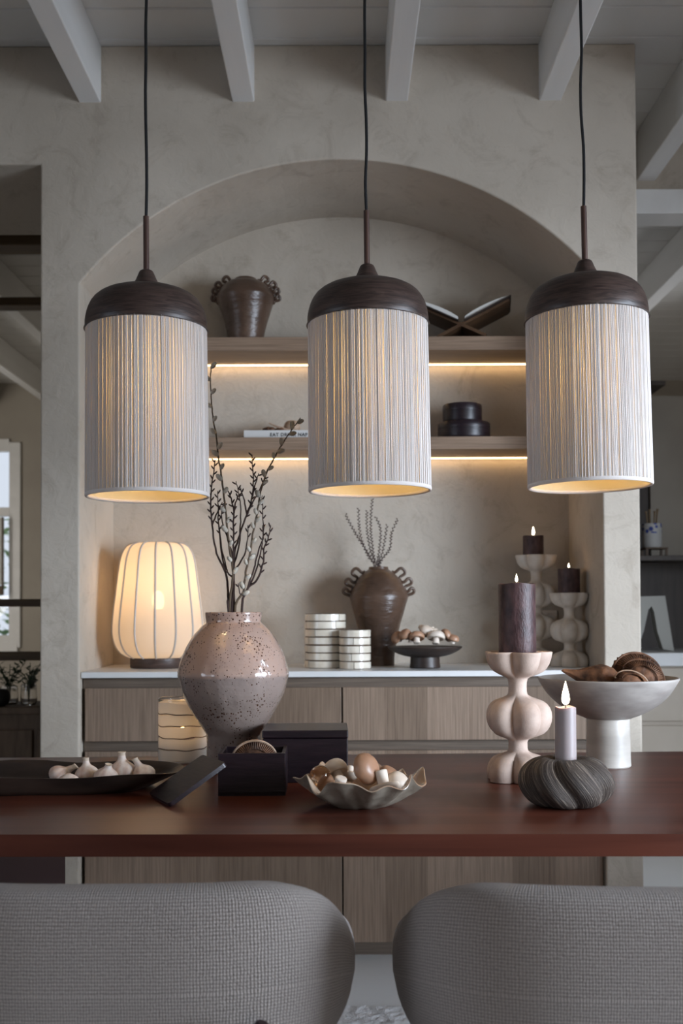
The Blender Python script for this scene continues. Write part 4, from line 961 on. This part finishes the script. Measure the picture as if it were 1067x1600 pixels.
# ------------------------------------------------------------------ kitchen seen right of the pillar
CREAM = M('cream_cabinet', (.50, .42, .33), (.55, .47, .38), 3, rough=.5)
DARKC = M('dark_brown_cabinet', (.045, .032, .024), (.065, .048, .036), 4, (8, 8, 1), rough=.55)
kx0, kx1, ky = 1.1, 3.28, 4.85
t = thing('kitchen_cabinet', 'cream kitchen drawers seen right of the pillar', 'cabinet', (0, ky, 0))
kz = P(1030, 1040, ky).z; km = P(1030, 1128, ky).z
obj('body', box(NB(), kx0, kx1, .02, .62, .08, kz-.004), CREAM, t, smooth=False)
obj('toe_kick', box(NB(), kx0, kx1, .06, .62, 0, .08), CREAM, t, smooth=False)
for i in range(3):
    xa = kx0+.005+i*.725; xb = xa+.715
    obj('drawer_front', box(NB(), xa, xb, 0, .018, km+.004, kz-.012, .002), CREAM, t, smooth=False)
    obj('drawer_front', box(NB(), xa, xb, 0, .018, .09, km-.018, .002), CREAM, t, smooth=False)
kt = P(1030, 1020, ky).z
tag(obj('worktop', box(NB(), kx0, kx1, ky-.01, ky+.62, kz-.003, kt, .003), COUNTER, smooth=False), 'white worktop on the kitchen drawers right of the pillar', 'worktop')
sy = ky+.30
t = thing('shelf_unit', 'dark brown open shelf unit above the kitchen worktop', 'shelf', (0, sy, kt))
sz1 = P(1020, 595, sy).z-kt; sm_ = P(1020, 876, sy).z-kt; x1_ = P(1042, 800, sy).x
obj('back_panel', box(NB(), kx0, kx1, .29, .31, 0, sm_), DARKC, t, smooth=False)
obj('back_panel', box(NB(), kx0, x1_, .29, .31, sm_, sz1), DARKC, t, smooth=False)
obj('shelf_board', box(NB(), kx0, kx1, 0, .29, sm_, sm_+.025, .002), DARKC, t, smooth=False)
obj('side_panel', box(NB(), kx0, kx0+.02, 0, .29, 0, sz1), DARKC, t, smooth=False)
obj('wall_panel', box(NB(), x1_, kx1, .27, .31, sm_+.025, sz1-.02), TAUPE, t, smooth=False)
obj('top_panel', box(NB(), kx0, x1_, 0, .31, sz1-.02, sz1), DARKC, t, smooth=False)
# arch ornament
p = P(1006, 1015, ky+.22); w0 = .030
def scx(px, py): v = P(px, py, ky+.22); return v.x-p.x, v.z-kt
ot = [scx(985, 1016), scx(965, 1016), scx(972, 932), scx(1036, 930), scx(1050, 1016), scx(1033, 1013), scx(1024, 985), scx(1019, 955), scx(1015, 946), scx(1010, 952), scx(1003, 985), scx(994, 1010)]
mz = min(b for a, b in ot); ot = [(a, b-mz) for a, b in ot]
tag(obj('arch_ornament', prism(NB(), ot, -.03, .03), M('pale_ceramic', (.42, .41, .37), rough=.6), smooth=False), 'pale arch-shaped ornament on the kitchen worktop', 'ornament').location = (p.x, ky+.22, kt)
# small stand with a blue-dotted pot of brushes
ps = P(1022, 876, sy+.1); zs = kt+sm_+.025
t = thing('small_stand', 'little wooden stand under the blue-dotted white pot', 'stand', (ps.x, sy+.1, zs))
obj('top', box(NB(), -.055, .055, -.05, .05, .035, .043, .002), RUST, t, smooth=False)
for sx_ in (-.048, .048):
    for sy_ in (-.042, .042): obj('leg', box(NB(), sx_-.005, sx_+.005, sy_-.005, sy_+.005, 0, .036), RUST, t, smooth=False)
t = thing('utensil_pot', 'white pot with blue dots holding wooden utensils', 'pot', (ps.x-.01, sy+.1, zs+.0432))
def dots():
    m, n, b = nt('white_blue_dots'); L = n.links; tc = N(n, 'ShaderNodeTexCoord'); v = N(n, 'ShaderNodeTexVoronoi', Scale=38.); L.new(tc.outputs['Object'], v.inputs['Vector'])
    sp_ = N(n, 'ShaderNodeSeparateXYZ'); L.new(tc.outputs['Object'], sp_.inputs[0])
    a = N(n, 'ShaderNodeMath', operation='GREATER_THAN'); L.new(sp_.outputs[2], a.inputs[0]); a.inputs[1].default_value = .07
    l = N(n, 'ShaderNodeMath', operation='LESS_THAN'); L.new(v.outputs['Distance'], l.inputs[0]); l.inputs[1].default_value = .42
    mu = N(n, 'ShaderNodeMath', operation='MULTIPLY'); L.new(a.outputs[0], mu.inputs[0]); L.new(l.outputs[0], mu.inputs[1])
    mx = N(n, 'ShaderNodeMix', data_type='RGBA'); L.new(mu.outputs[0], mx.inputs[0]); mx.inputs[6].default_value = (.5, .49, .47, 1); mx.inputs[7].default_value = (.03, .06, .30, 1); L.new(mx.outputs[2], b.inputs['Base Color']); return m
obj('pot', lathe(NB(), [(0, 0), (.044, 0), (.047, .004), (.047, .118), (.043, .118), (.042, .006), (0, .006)], 32), dots(), t, angle=50)
for i, (a, b) in enumerate(((-.022, .0), (-.006, .012), (.010, -.006), (.024, .006))):
    obj('utensil', tube(NB(), [(a*.6, b, .008), (a*1.1, b, .15), (a*1.3, b, .18+.012*(i % 2))], lambda u: .004+.003*max(0, u-.6)*2.5, 8, 3), M('pale_wood%d' % i, (.22, .15, .08), rough=.6), t)
